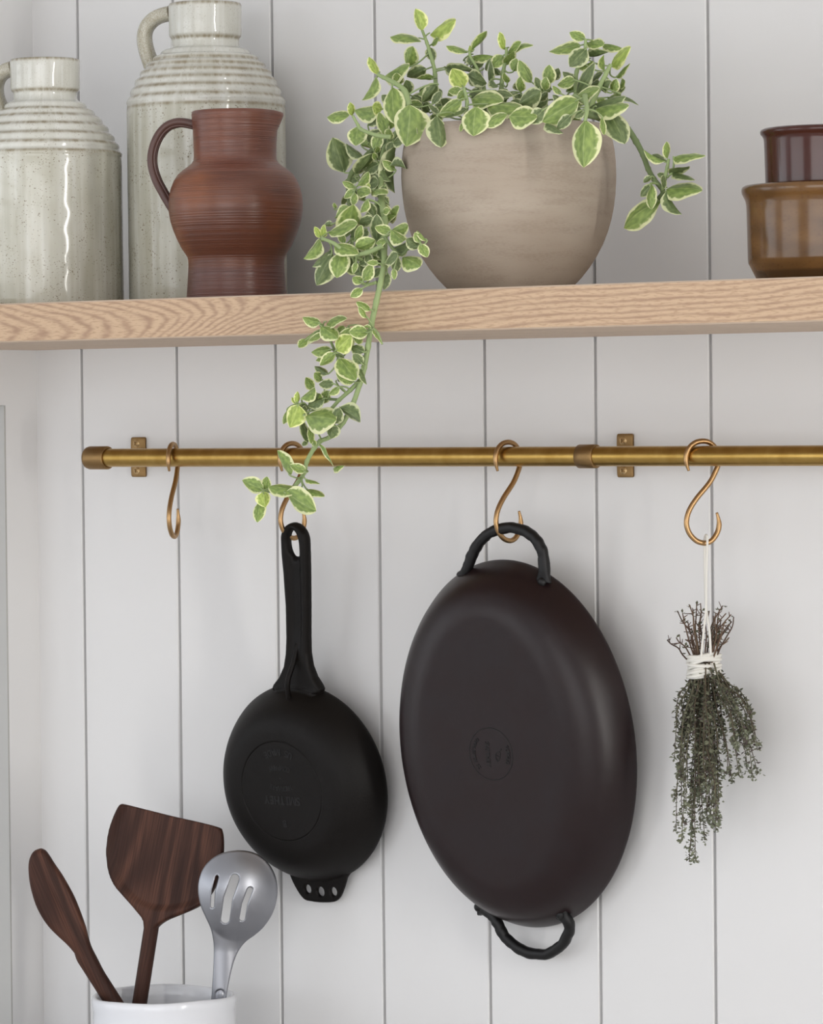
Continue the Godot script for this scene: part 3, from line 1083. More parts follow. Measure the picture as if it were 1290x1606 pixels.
	tube(hm, curve([Vector3(w0.x + 0.001, w0.y + 0.016, 0.0085), Vector3(w0.x, w0.y, 0.0150), Vector3((w0.x + w1.x) * 0.5, (w0.y + w1.y) * 0.5, 0.0225), Vector3(w1.x, w1.y, 0.0195)], 8), 0.0022, 0.0026, 10)
	part(t, "handle", hm.mesh(), mats.iron)
	# raised lettering, upside down as the pan hangs
	var st := SurfaceTool.new()
	st.begin(Mesh.PRIMITIVE_TRIANGLES)
	var z := 0.0389
	arc_text(st, "US MADE", Vector2.ZERO, 0.0365, PI / 2, 0.0062, 0.0005, z, true, 1.25)
	arc_text(st, "COMPANY", Vector2(0, -0.012), 0.034, PI / 2, 0.0048, 0.0005, z, true, 1.2)
	line_text(st, "-", Vector2(0, 0.0115), PI, 0.006, 0.0005, z)
	arc_text(st, "IRONWARE", Vector2(0, 0.040), 0.0375, -PI / 2, 0.0046, 0.0005, z, false, 1.2)
	line_text(st, "SMITHEY", Vector2(0, -0.0085), PI, 0.0078, 0.0005, z, 1.25)
	line_text(st, "8", Vector2(0, -0.030), PI, 0.007, 0.0006, z)
	part(t, "raised_lettering", st.commit(), mats.iron_mark)


func build_roaster() -> void:
	var tilt := deg_to_rad(6.6)
	var o := at(812.5, 1167, 0.031)
	var frame := Transform3D(Basis(Vector3.RIGHT, Vector3(0, cos(tilt), sin(tilt)), Vector3(0, -sin(tilt), cos(tilt))), o)
	var t := thing("roasting_pan", "large oval dark brown carbon steel roasting pan hanging by a forged loop handle", "roasting pan", o)
	t.basis = frame.basis
	var m := Tri.new()
	var rim := Vector2(0.1248, 0.1640)
	var base := Vector2(0.0790, 0.1240)
	var prof := [[0.96, 0.038], [0.8, 0.035], [0.5, 0.027], [0.2, 0.0135], [0.02, 0.0], [0.0, -0.0005], [-0.015, 0.0004], [-0.012, 0.002], [0.015, 0.0045], [0.09, 0.0115], [0.18, 0.0185], [0.29, 0.0255], [0.41, 0.0315], [0.54, 0.0355], [0.67, 0.0382], [0.79, 0.0400], [0.89, 0.0411], [0.965, 0.0417], [1.04, 0.0421], [1.12, 0.0423], [1.2, 0.0423]]
	var n := 160
	var r := []
	var inner := PackedVector3Array()
	for j in n + 1:
		inner.append(Vector3(0, 0, 0.038))
	r.append(inner)
	for q in prof:
		var s := rim.lerp(base, q[0])
		var row := PackedVector3Array()
		for j in n + 1:
			var a := TAU * (j % n) / n
			row.append(Vector3(cos(a) * s.x, sin(a) * s.y, q[1]))
		r.append(row)
	for f in [0.7, 0.4, 0.0]:
		var row := PackedVector3Array()
		for j in n + 1:
			var a := TAU * (j % n) / n
			row.append(Vector3(cos(a) * base.x * f * 0.86, sin(a) * base.y * f * 0.93, 0.0423))
		r.append(row)
	m.rows(r)
	m.outward()
	part(t, "bowl", m.mesh(), mats.steel)
	# maker's mark: a pressed ring, a small bird and three words, turned a quarter
	var mk: Vector2 = on_plane(770, 1182.5, frame, 0.042)
	var st := SurfaceTool.new()
	st.begin(Mesh.PRIMITIVE_TRIANGLES)
	var ringm := Tri.new()
	var path := PackedVector3Array()
	for j in 73:
		var a := TAU * j / 72
		path.append(Vector3(mk.x + cos(a) * 0.0232, mk.y + sin(a) * 0.0232, 0.0423))
	tube(ringm, path, 0.0005, 0.0005, 6)
	var bird := Tri.new()
	tube(bird, curve([Vector3(mk.x + 0.0065, mk.y - 0.0065, 0.0424), Vector3(mk.x + 0.0048, mk.y - 0.003, 0.0424), Vector3(mk.x + 0.0058, mk.y + 0.001, 0.0424), Vector3(mk.x + 0.0095, mk.y + 0.0025, 0.0424), Vector3(mk.x + 0.0115, mk.y + 0.005, 0.0424)], 5), 0.0005, 0.0005, 6)
	tube(bird, curve([Vector3(mk.x + 0.0065, mk.y - 0.0065, 0.0424), Vector3(mk.x + 0.009, mk.y - 0.0035, 0.0424), Vector3(mk.x + 0.0098, mk.y + 0.0005, 0.0424), Vector3(mk.x + 0.0095, mk.y + 0.0025, 0.0424)], 5), 0.0005, 0.0005, 6)
	tube(bird, curve([Vector3(mk.x + 0.006, mk.y - 0.001, 0.0424), Vector3(mk.x + 0.0085, mk.y - 0.002, 0.0424)], 4), 0.0004, 0.0004, 6)
	st.append_from(ringm.mesh(), 0, Transform3D())
	st.append_from(bird.mesh(), 0, Transform3D())
	arc_text(st, "FORGED", mk, 0.0185, 0.0, 0.0040, 0.0006, 0.0425, false, 1.15)
	line_text(st, "SMITHEY", mk + Vector2(-0.0035, 0), -PI / 2, 0.0042, 0.0006, 0.0425, 1.25)
	arc_text(st, "CHARLESTON SC", mk, 0.0185, PI, 0.0032, 0.0006, 0.0425, true, 1.15)
	part(t, "maker_mark", st.commit(), mats.steel_mark)
	# the two hammered loop handles, each with flattened feet riveted to the wall
	for spec in [[[[727, 907, 0.007], [733, 890, 0.010], [741, 869, 0.010], [752, 850, 0.010], [769, 835, 0.010], [791, 828, 0.010], [815, 830, 0.010], [836, 842, 0.010], [849, 862, 0.010], [853, 884, 0.010], [852, 912, 0.011]], 1.0],
			[[[752, 1422, 0.006], [770, 1434, 0.008], [781, 1450, 0.009], [791, 1468, 0.009], [808, 1484, 0.009], [832, 1495, 0.009], [858, 1496, 0.009], [879, 1483, 0.009], [891, 1464, 0.010], [892, 1448, 0.011], [880, 1434, 0.014]], -1.0]]:
		var pts := []
		for q in spec[0]:
			var p := on_plane(q[0], q[1], frame, q[2])
			pts.append(Vector3(p.x, p.y, q[2]))
		var hm := Tri.new()
		var path2 := curve(pts, 8)
		var wob := noise(1.0, 2, 5)
		for i in path2.size():
			path2[i] += Vector3(wob.get_noise_1d(i * 0.22), wob.get_noise_1d(i * 0.22 + 40.0), 0) * 0.0005
		sweep(hm, path2, func(s):
			var foot := 1.0 - smoothstep(0.0, 0.07, minf(s, 1.0 - s))
			var w := 1.0 + 0.10 * wob.get_noise_1d(s * 14.0)
			return Vector2(lerpf(0.0046, 0.0030, foot) * w, lerpf(0.0048, 0.0085, foot) * w), 12, Vector3.BACK, 0.8)
		var h := part(t, "handle", hm.mesh(), mats.forged)
		for e in [0, path2.size() - 1]:
			var rv := Tri.new()
			lathe(rv, Vector3.ZERO, PackedVector2Array([Vector2(0, 0.0022), Vector2(0.0024, 0.0018), Vector2(0.0040, 0.0004), Vector2(0.0042, -0.001), Vector2(0, -0.001)]), 16)
			for i in rv.v.size():
				var q := rv.v[i]
				rv.v[i] = path2[e] + Vector3(q.x, q.z, q.y + 0.0030)
			rv.outward()
			part(h, "rivet", rv.mesh(), mats.forged)


func build_herbs() -> void:
	var top := at(1106, 838, 0.056)
	var z := 0.050
	var tie := at(1103.5, 1043, z)
	var k := per_metre(tie)
	var t := thing("herb_bundle", "bundle of dried thyme tied with white string, hanging from the right hook", "herbs", tie)
	var h := func(px: float, py: float, dz := 0.0) -> Vector3: return at(px, py, z + dz) - tie
	var g := RandomNumberGenerator.new()
	g.seed = 77
	# leafy sprigs below the tie
	var aims := []
	for i in 50:
		aims.append([g.randf_range(1062, 1128), g.randf_range(1130, 1290)])
	for i in 14:
		aims.append([g.randf_range(1130, 1190), g.randf_range(1130, 1228)])
	aims.append_array([[1068, 1318], [1060, 1302], [1080, 1352], [1090, 1350], [1082, 1335], [1086, 1308], [1105, 1318], [1122, 1302], [1126, 1288], [1117, 1300], [1098, 1300], [1070, 1290], [1188, 1214], [1180, 1220], [1182, 1165], [1148, 1228], [1140, 1215], [1058, 1255], [1057, 1190], [1155, 1110]])
	for a in aims:
		var m := Tri.new()
		var side: float = (a[0] - 1102.0) / 70.0
		var dz := g.randf_range(-0.022, 0.026)
		var s0: Vector3 = h.call(1103.5 + clampf(side, -1, 1) * 16 + g.randf_range(-6, 6), 1040.0, dz * 0.4)
		var e: Vector3 = h.call(a[0], a[1], dz)
		var mid := s0.lerp(e, 0.5) + Vector3(0.003 * side + g.randf_range(-0.004, 0.004), 0.004 * absf(side), dz * 0.2)
		var path := curve([s0, s0.lerp(mid, 0.5) + Vector3(0, -0.004, 0), mid, mid.lerp(e, 0.55) + Vector3(0.002 * side + g.randf_range(-0.003, 0.003), 0.002, 0), e], 5)
		m.tint = Color(0.10, 0.075, 0.05) if g.randf() < 0.5 else Color(0.13, 0.12, 0.075)
		tube(m, path, 0.0007, 0.00035, 4)
		var pale := g.randf()
		var count := 68
		for i in count:
			var s := 0.10 + 0.9 * pow(float(i) / count, 0.85)
			var p := path[int(s * (path.size() - 1))].lerp(path[mini(int(s * (path.size() - 1)) + 1, path.size() - 1)], fposmod(s * (path.size() - 1), 1.0))
			var late := smoothstep(0.5, 1.0, s)
			var dir := Vector3(g.randf_range(-1, 1), g.randf_range(-1.1, 0.5), g.randf_range(-1, 1)).normalized()
			var len := g.randf_range(0.0028, 0.0056) * lerpf(0.95, 1.05, late)
			var w := dir.cross(Vector3(g.randf_range(-1, 1), g.randf_range(-1, 1), g.randf_range(-1, 1))).normalized() * len * g.randf_range(0.17, 0.30)
			var c := Color(0.070, 0.075, 0.045).lerp(Color(0.20, 0.205, 0.135), clampf(g.randf() * 0.7 + late * 0.3 + (pale - 0.5) * 0.4, 0.0, 1.0))
			if g.randf() < 0.16:
				c = Color(0.085, 0.065, 0.055)
			m.tint = c
			leaflet(m, p, dir, w, len)
		if a[1] > 1200 or a[0] > 1150:   # a dense flowering tip
			for i in 14:
				var p: Vector3 = e + Vector3(g.randf_range(-1, 1), g.randf_range(-0.6, 2.6), g.randf_range(-1, 1)) * 0.0030
				var dir := Vector3(g.randf_range(-1, 1), g.randf_range(-1, 1), g.randf_range(-1, 1)).normalized()
				m.tint = Color(0.13, 0.145, 0.09).lerp(Color(0.25, 0.27, 0.19), g.randf())
				leaflet(m, p, dir, dir.cross(Vector3(0.3, 1, 0.2)).normalized() * 0.0013, 0.0032)
		part(t, "sprig", m.mesh(), mats.herb)
	# bare twigs above the tie
	var tips := [[1046, 1004], [1060, 1000], [1062, 958], [1070, 962], [1080, 948], [1086, 955], [1092, 946], [1098, 946], [1100, 958], [1112, 958], [1118, 966], [1128, 955], [1133, 950], [1138, 962], [1146, 964], [1150, 968], [1147, 975], [1142, 985], [1143, 1000], [1135, 990], [1130, 972], [1125, 980], [1120, 990], [1090, 975], [1084, 985], [1078, 975], [1094, 985], [1105, 975], [1138, 972], [1122, 962], [1074, 1003], [1126, 998]]
	for a in tips:
		var m := Tri.new()
		var dz := g.randf_range(-0.012, 0.014)
		var s0: Vector3 = h.call(1103.5 + clampf((a[0] - 1102) * 0.3, -17, 17), 1044.0, dz * 0.5)
		var e: Vector3 = h.call(a[0], a[1], dz)
		var mid := s0.lerp(e, 0.55) + Vector3(g.randf_range(-0.004, 0.004) - (a[0] - 1102) * 0.00004, 0.003, g.randf_range(-0.003, 0.003))
		m.tint = Color(0.085, 0.055, 0.042).lerp(Color(0.15, 0.095, 0.062), g.randf())
		var path := curve([s0, s0.lerp(mid, 0.6) + Vector3(g.randf_range(-0.0015, 0.0015), 0, 0), mid, mid.lerp(e, 0.5) + Vector3(g.randf_range(-0.002, 0.002), 0, 0), e], 4)
		tube(m, path, 0.0008, 0.0005, 5)
		for i in 7:
			var p := path[g.randi_range(5, path.size() - 1)]
			var dir := Vector3(g.randf_range(-1, 1), g.randf_range(-0.2, 1), g.randf_range(-1, 1)).normalized()
			if g.randf() < 0.55:
				tube(m, PackedVector3Array([p, p + dir * g.randf_range(0.003, 0.008)]), 0.0005, 0.0003, 4)
			else:
				var keep := m.tint
				m.tint = Color(0.11, 0.115, 0.07)
				leaflet(m, p, dir, dir.cross(Vector3(g.randf(), 1, 0.3)).normalized() * 0.0013, 0.0042)
				m.tint = keep
		part(t, "twig", m.mesh(), mats.herb)
	# string: loop over the hook and turns round the stems
	var sm := Tri.new()
	sweep(sm, curve([h.call(1099, 1030, 0.014), h.call(1103, 990, 0.013), h.call(1106.5, 955, 0.011), h.call(1107, 900, 0.008), h.call(1108.8, 850, 0.0070), h.call(1107.6, 840, 0.0060), h.call(1105.5, 841, 0.002), h.call(1104.5, 852, 0.0), h.call(1105, 900, 0.003), h.call(1107, 955, 0.009), h.call(1112, 990, 0.012), h.call(1114, 1028, 0.014)], 8), func(_s): return Vector2.ONE * 0.0011, 6)
	part(t, "string_loop", sm.mesh(), mats.string)
	var wm := Tri.new()
	var turns := PackedVector3Array()
	for i in 12 * 20 + 1:
		var a := TAU * i / 20.0
		var f := i / 240.0
		var rr := 0.0128 + 0.0008 * sin(a * 0.37)
		var y: float = lerpf(h.call(1103, 1030).y, h.call(1103, 1058).y, 0.5 - 0.5 * cos(f * PI * 3.0)) + 0.0018 * cos(a + f * 5.0) + 0.0035 * cos(a) * 0.5
		turns.append(Vector3(cos(a) * rr, y, sin(a) * rr))
	sweep(wm, turns, func(_s): return Vector2(0.0017, 0.0020), 6)
	part(t, "string_wrap", wm.mesh(), mats.string)


func leaflet(m: Tri, p: Vector3, dir: Vector3, w: Vector3, len: float) -> void:
	var up := dir.cross(w).normalized() * len * 0.12
	var mid := p + dir * len * 0.55
	m.tri(p, mid + w + up, p + dir * len)
	m.tri(p, p + dir * len, mid - w + up)


func build_crock() -> void:
	var z := 0.125
	var cx := 257.0
	var c := at(cx, 1559, z)
	var k := per_metre(c)
	var low := 0.93
	var o := Vector3(c.x, low, z)
	var R := 113.4 / k
	var y := c.y - low
	var m := Tri.new()
	lathe(m, Vector3.ZERO, PackedVector2Array([Vector2(0, 0.008), Vector2(R - 0.009, 0.008), Vector2(R - 0.0065, 0.014), Vector2(R - 0.0062, y - 0.012), Vector2(R - 0.0058, y - 0.003), Vector2(R - 0.0042, y - 0.0004), Vector2(R - 0.0026, y), Vector2(R - 0.0008, y - 0.001), Vector2(R, y - 0.0035), Vector2(R - 0.0002, y - 0.008), Vector2(R - 0.0012, y - 0.013), Vector2(R - 0.0010, y - 0.02), Vector2(R - 0.0006, 0.02), Vector2(R - 0.002, 0.003), Vector2(R - 0.005, 0), Vector2(0, 0)]), 128)
	for i in m.v.size():   # hand-thrown: the lip is a little uneven
		var q := m.v[i]
		if q.y > y * 0.5 and Vector2(q.x, q.z).length() > 0.02:
			var a := atan2(q.z, q.x)
			m.v[i].y += 0.0007 * sin(a * 2.0 + 0.7) + 0.0004 * sin(a * 5.0)
	single("utensil_crock", m.mesh(), mats.white_glaze, "white glazed crock holding three cooking utensils at the bottom left", "crock", o)
	build_spoon(z)
	build_spatula(z)
	build_slotted(z)


func upright(px: float, py: float, z: float, yaw: float, lean: float) -> Transform3D:
	# a utensil's own plane: faces the room turned by yaw, leaning back by lean
	var b := Basis(Vector3.UP, yaw) * Basis(Vector3.RIGHT, lean)
	return Transform3D(b, at(px, py, z))


func outline_of(pts: Array, frame: Transform3D) -> PackedVector2Array:
	var flat := PackedVector3Array()
	var src := []
	for q in pts:
		src.append(Vector3(q[0], q[1], 0))
	src.append(src[0])
	flat = curve(src, 4)
	var out := PackedVector2Array()
	for i in flat.size() - 1:
		out.append(on_plane(flat[i].x, flat[i].y, frame))
	return out


func poly_dist(p: Vector2, poly: PackedVector2Array) -> float:
	var best := 1e9
	for i in poly.size():
		var a := poly[i]
		var b := poly[(i + 1) % poly.size()]
		var q := Geometry2D.get_closest_point_to_segment(p, a, b)
		best = minf(best, p.distance_squared_to(q))
	best = sqrt(best)
	return -best if Geometry2D.is_point_in_polygon(p, poly) else best


func sdf_grid(poly: PackedVector2Array, lo: Vector2, hi: Vector2, cell: float) -> Callable:   # poly_dist looked up from a grid
	var nx := int((hi.x - lo.x) / cell) + 2
	var ny := int((hi.y - lo.y) / cell) + 2
	var g := PackedFloat32Array()
	g.resize(nx * ny)
	for j in ny:
		for i in nx:
			g[j * nx + i] = poly_dist(lo + Vector2(i, j) * cell, poly)
	return func(p: Vector2) -> float:
		var q := (p - lo) / cell
		var i := clampi(int(q.x), 0, nx - 2)
		var j := clampi(int(q.y), 0, ny - 2)
		var f := Vector2(clampf(q.x - i, 0, 1), clampf(q.y - j, 0, 1))
		var k := j * nx + i
		return lerpf(lerpf(g[k], g[k + 1], f.x), lerpf(g[k + nx], g[k + nx + 1], f.x), f.y)


func bounds(poly: PackedVector2Array, grow: float) -> Rect2:
	var r := Rect2(poly[0], Vector2.ZERO)
	for p in poly:
		r = r.expand(p)
	return r.grow(grow)


func swell(d: float, reach: float) -> float:   # 0 at an edge, 1 from reach inwards, round
	var e := clampf(-d / reach, 0.0, 1.0)
	return sqrt(1.0 - (1.0 - e) * (1.0 - e))


func build_spoon(z: float) -> void:
	var fr := upright(110, 1470, z + 0.047, 0.62, 0.0)
	var poly := outline_of([[63.5, 1330.5], [53, 1335], [46.5, 1347], [44.8, 1363], [47.5, 1388], [54.5, 1414], [63.5, 1434], [76, 1452.5], [90, 1467], [104, 1480], [114, 1491], [125, 1506], [134, 1521], [147, 1542], [166, 1534], [158, 1514], [151, 1500], [143.5, 1485], [139, 1471], [135, 1455], [130, 1440], [124, 1424], [116.5, 1406], [107, 1388], [97, 1371], [86, 1355], [76.5, 1340], [70.5, 1333]], fr)
	var b := bounds(poly, 0.004)
	var d := sdf_grid(poly, b.position, b.end, 0.0012)
	var p0 := on_plane(64, 1332, fr)
	var p1 := on_plane(136, 1500, fr)
	var ax := (p1 - p0).normalized()
	var nn := Vector2(-ax.y, ax.x)
	var t := thing("wooden_spoon", "dark walnut wooden spoon leaning left in the white crock", "spoon", fr.origin)
	t.basis = fr.basis
	var m := Tri.new()
	var cell := 0.0013
	plate(m, d, func(p):
		var s: float = (p - p0).dot(ax) / p0.distance_to(p1)
		var x: float = (p - p0).dot(nn)
		var e: float = swell(d.call(p), 0.006)
		var ridge := exp(-pow((x + 0.002) / 0.0035, 2)) * 0.0022 * smoothstep(0.05, 0.3, s) * (1.0 - smoothstep(0.75, 1.0, s))
		return 0.0015 + 0.005 * e + ridge + 0.001 * smoothstep(0.7, 1.0, s) * e,
		func(p): return -0.0015 - 0.006 * swell(d.call(p), 0.010), b.position, b.end, cell)
	var h0 := on_plane(136, 1506, fr)
	var h1 := on_plane(182, 1578, fr)
	var dir := (h1 - h0).normalized()
	var uvs := m.uv.size()
	sweep(m, curve([Vector3(h0.x - dir.x * 0.022, h0.y - dir.y * 0.022, -0.001), Vector3(h0.x - dir.x * 0.008, h0.y - dir.y * 0.008, 0.0), Vector3(h0.x + dir.x * 0.012, h0.y + dir.y * 0.012, 0.0), Vector3(h1.x, h1.y, 0), Vector3(h1.x + dir.x * 0.055, h1.y + dir.y * 0.055, 0)], 8), func(s): return Vector2.ONE * lerpf(0.0030, 0.0079, smoothstep(0.0, 0.34, s)), 20)
	grain(m, 0, ax, nn, p0)
	part(t, "head_and_handle", m.mesh(), mats.walnut)


func grain(m: Tri, from: int, ax: Vector2, nn: Vector2, p0: Vector2) -> void:   # wood grain runs along the axis
	for i in range(from, m.v.size()):
		var q := Vector2(m.v[i].x, m.v[i].y) - p0
		m.uv[i] = Vector2(q.dot(nn) / 0.11 + 0.5 + m.v[i].z * 4.0, q.dot(ax) / 0.3)


func build_spatula(z: float) -> void:
	var fr := upright(258, 1360, z - 0.021, 0.42, -0.04)
	var poly := outline_of([[189, 1261], [184, 1268], [177, 1284], [170.5, 1305], [167.2, 1330], [168, 1352], [172, 1372], [180, 1389], [190, 1401], [203, 1416], [216, 1431], [224, 1442], [226.5, 1456], [226, 1472], [227, 1486], [235, 1486], [240, 1472], [247.5, 1455], [262, 1444], [281, 1436], [300, 1428], [316, 1419], [332, 1401], [344, 1374], [349, 1345], [349.8, 1320], [347.5, 1304], [342, 1298], [310, 1289.5], [270, 1280.5], [230, 1270.5], [196, 1262]], fr)
	var b := bounds(poly, 0.004)
	var d := sdf_grid(poly, b.position, b.end, 0.0014)
	var p0 := on_plane(270, 1278, fr)
	var p1 := on_plane(238, 1452, fr)
	var ax := (p1 - p0).normalized()
	var nn := Vector2(-ax.y, ax.x)
	var dish := outline_of([[193, 1262], [184, 1280], [176, 1310], [174, 1340], [179, 1366], [190, 1388], [206, 1407], [228, 1421], [255, 1427], [285, 1424], [312, 1415], [331, 1397], [343, 1370], [347, 1340], [346, 1302], [320, 1250], [240, 1230]], fr)
	var db := bounds(dish, 0.01)
	var dd := sdf_grid(dish, db.position, db.end, 0.0014)
	var t := thing("spatula", "broad dark walnut spatula with slanted top edge standing in the middle of the crock", "spatula", fr.origin)
	t.basis = fr.basis
	var m := Tri.new()
	plate(m, d, func(p):
		var e: float = swell(d.call(p), 0.0035)
		var hollow: float = smoothstep(0.002, -0.006, dd.call(p))
		var s: float = (p - p0).dot(ax) / p0.distance_to(p1)
		return 0.0012 + 0.0042 * e - 0.0040 * hollow * e + 0.0012 * smoothstep(0.8, 1.0, s) * e,
		func(p): return -0.0035 - 0.0025 * swell(d.call(p), 0.005), b.position, b.end, 0.0014)
	var h0 := on_plane(238, 1450, fr)
	var h1 := on_plane(219, 1572, fr)
	var dir := (h1 - h0).normalized()
	sweep(m, curve([Vector3(h0.x - dir.x * 0.018, h0.y - dir.y * 0.018, -0.0005), Vector3(h0.x - dir.x * 0.006, h0.y - dir.y * 0.006, 0.0), Vector3(h0.x + dir.x * 0.012, h0.y + dir.y * 0.012, 0.0), Vector3(h1.x, h1.y, 0), Vector3(h1.x + dir.x * 0.08, h1.y + dir.y * 0.08, 0)], 8), func(s): return Vector2.ONE * lerpf(0.0028, 0.0069, smoothstep(0.0, 0.34, s)), 20)
	grain(m, 0, ax, nn, p0)
	part(t, "blade_and_handle", m.mesh(), mats.walnut)


func build_slotted(z: float) -> void:
	var fr := upright(372, 1394, z - 0.028, 0.70, 0.0)
	var poly := outline_of([[372.5, 1333.2], [352, 1336.5], [333, 1346], [319, 1361], [311.5, 1381], [310.5, 1401], [315, 1422], [322.5, 1439], [330, 1456], [334, 1474], [335.2, 1492], [334.3, 1520], [332.5, 1550], [330, 1580], [327, 1620], [351, 1620], [353, 1580], [357, 1552], [362.5, 1525], [368, 1506], [375.5, 1490], [386, 1477], [400, 1466.5], [414, 1453], [426, 1435], [433, 1415], [435, 1394], [431.5, 1373], [421, 1354], [406, 1341], [390, 1335]], fr)
	var b := bounds(poly, 0.004)
	var d := sdf_grid(poly, b.position, b.end, 0.0009)
	var cc := on_plane(372.5, 1394.5, fr)
	var slots := []
	for q in [[340, 1374, 333, 1420, 2.6], [368, 1375.5, 353, 1440, 6.6], [391.5, 1393.5, 379.5, 1438, 4.2]]:
		var a := on_plane(q[0], q[1], fr)
		var e := on_plane(q[2], q[3], fr)
		slots.append([a, (a + e) * 0.5 + Vector2((a.y - e.y), e.x - a.x) * -0.05, e, q[4] / 1740.0])
	var inside := func(p: Vector2) -> float:
		var f: float = d.call(p)
		for s in slots:
			var q1 := Geometry2D.get_closest_point_to_segment(p, s[0], s[1])
			var q2 := Geometry2D.get_closest_point_to_segment(p, s[1], s[2])
			f = maxf(f, s[3] - minf(p.distance_to(q1), p.distance_to(q2)))
		return f
	var R := on_plane(435, 1394.5, fr).x - cc.x
	var e0 := on_plane(345, 1560, fr)
	var e1 := on_plane(341.5, 1590, fr)
	var sheet := func(p: Vector2) -> float:   # a dished bowl that runs into a ribbed handle
		var q := p - cc
		if q.y < 0.0:
			q.y *= 0.76
		var r: float = q.length() / R
		var bowl := 0.0135 * pow(maxf(0.0, 1.0 - r * r), 1.2)
		var x := on_plane(350, 1480, fr).x
		var w := smoothstep(cc.y - R * 0.9, cc.y - R * 1.6, p.y)
		return bowl + w * (-0.003 * pow(clampf((p.x - x) / 0.012, -1, 1), 2)) - w * 0.002
	var front := func(p: Vector2) -> float:
		var q := Geometry2D.get_closest_point_to_segment(p, e0, e1)
		var dist := absf(p.distance_to(q) - 0.0036)
		return sheet.call(p) + 0.0012 - 0.0009 * exp(-pow(dist / 0.0008, 2)) - 0.0008 * (1.0 - swell(inside.call(p), 0.0012))
	var t := thing("slotted_spoon", "silver slotted metal spoon with three slots at the right of the crock", "spoon", fr.origin)
	t.basis = fr.basis
	var m := Tri.new()
	plate(m, inside, front, func(p): return sheet.call(p) - 0.0009 + 0.0006 * (1.0 - swell(inside.call(p), 0.0012)), b.position, b.end, 0.0009)
	part(t, "bowl_and_handle", m.mesh(), mats.aluminium)


# ---------------------------------------------------------------- the trailing plant
# leaves as seen: base x, y, tip x, y, width (pixels of the photograph), tone (0 grey-green .. 2 yellow-green), steps nearer the room
const TOP_LEFT := [
	662,48,653,17,17,2,2, 659,60,616,53,12,1.4,1, 671,53,707,32,20,1.5,2, 676,70,686,61,8,1,1, 673,73,679,94,14,0.2,2,
	637,105,645,77,20,1,3, 598,119,634,102,19,1.5,3, 594,117,581,91,11,2,2, 591,121,571,154,14,1,2, 667,109,640,121,18,0,0,
	614,136,617,187,28,1,6, 644,165,638,223,46,1,8, 599,171,585,167,18,2,4, 557,174,591,174,22,1,3, 546,180,515,182,16,1,3,
	553,182,550,163,10,2,3, 561,198,557,225,25,1,3, 605,215,595,180,15,0.7,3, 608,204,610,181,16,0.3,3, 577,197,591,179,16,0.2,1,
	577,225,594,207,17,0.2,1, 616,223,630,220,15,0,2, 586,235,595,210,16,1,4, 608,219,610,205,13,1,4, 625,134,622,117,15,0.6,2,
	642,148,637,128,16,0.5,1, 628,167,642,162,10,0.2,1, 633,150,622,140,12,0.4,0, 612,160,600,150,12,0.3,-1]
const LEFT_MID := [
	540,270,524,221,33,0.5,2, 568,247,545,228,13,0,1, 559,275,582,246,16,0.6,2, 593,258,574,267,17,0,1, 561,291,577,272,12,1,4,
	557,293,539,285,9,1,4, 555,298,540,309,10,1,4, 559,297,577,302,17,0.9,4, 555,302,553,320,10,0.9,4, 577,295,578,288,5,2,4,
	576,289,591,285,18,0,1, 584,297,603,300,12,1,4, 576,313,567,332,11,0.9,4, 577,316,587,336,14,0.5,2, 599,332,609,329,10,0.9,4,
	614,258,635,263,11,0.3,4, 620,267,602,253,12,0.8,3, 618,228,616,295,14,0.4,1, 607,241,615,225,14,0.5,3, 592,241,592,231,8,1.5,5,
	590,250,585,241,8,1.3,5, 600,262,610,283,12,0.2,1, 604,290,596,312,13,0.3,1, 548,300,538,320,8,0.1,0, 588,318,600,340,12,0.2,0]
const LEFT_LOW := [
	542,370,553,326,32,0.8,2, 515,364,555,351,17,1.3,5, 524,382,557,395,19,1,5, 556,390,584,380,19,0.7,4, 503,373,494,357,9,2,4,
	505,373,507,355,9,2,4, 503,376,480,403,17,1.5,4, 519,390,491,414,12,0.5,2, 520,398,497,442,27,0.4,3, 535,393,527,430,26,0.8,4,
	556,377,565,356,12,0.7,4, 590,380,590,341,20,0.1,1, 613,364,590,356,14,0.7,5, 614,362,631,378,19,0.9,5, 614,362,638,355,16,0.5,4,
	605,378,590,380,10,1,5, 657,388,639,375,17,0.5,4, 659,380,651,366,12,0.6,5, 659,382,669,401,14,0.5,5, 669,377,656,362,5,1,5,
	604,412,621,399,13,0.7,5, 629,401,654,414,24,0.4,4, 621,401,621,424,15,0.2,2, 616,391,638,383,16,0.3,2, 594,413,577,412,8,1,5,
	569,440,581,417,16,0.7,5, 568,443,554,435,13,0.7,5, 568,452,551,464,12,0.9,5, 618,421,618,437,8,0.7,4, 584,434,595,422,11,0,1,
	558,411,554,427,8,0.8,4, 561,414,582,403,13,0,1, 526,341,543,325,14,0.5,2, 525,328,524,320,6,0.5,2, 522,351,510,353,8,0.1,1,
	584,343,563,349,15,0,1, 540,382,532,367,10,0.8,2, 575,360,568,372,12,0.1,1, 600,398,612,410,14,0,1, 555,405,545,390,12,0.1,1,
	572,398,580,412,12,0.2,1]
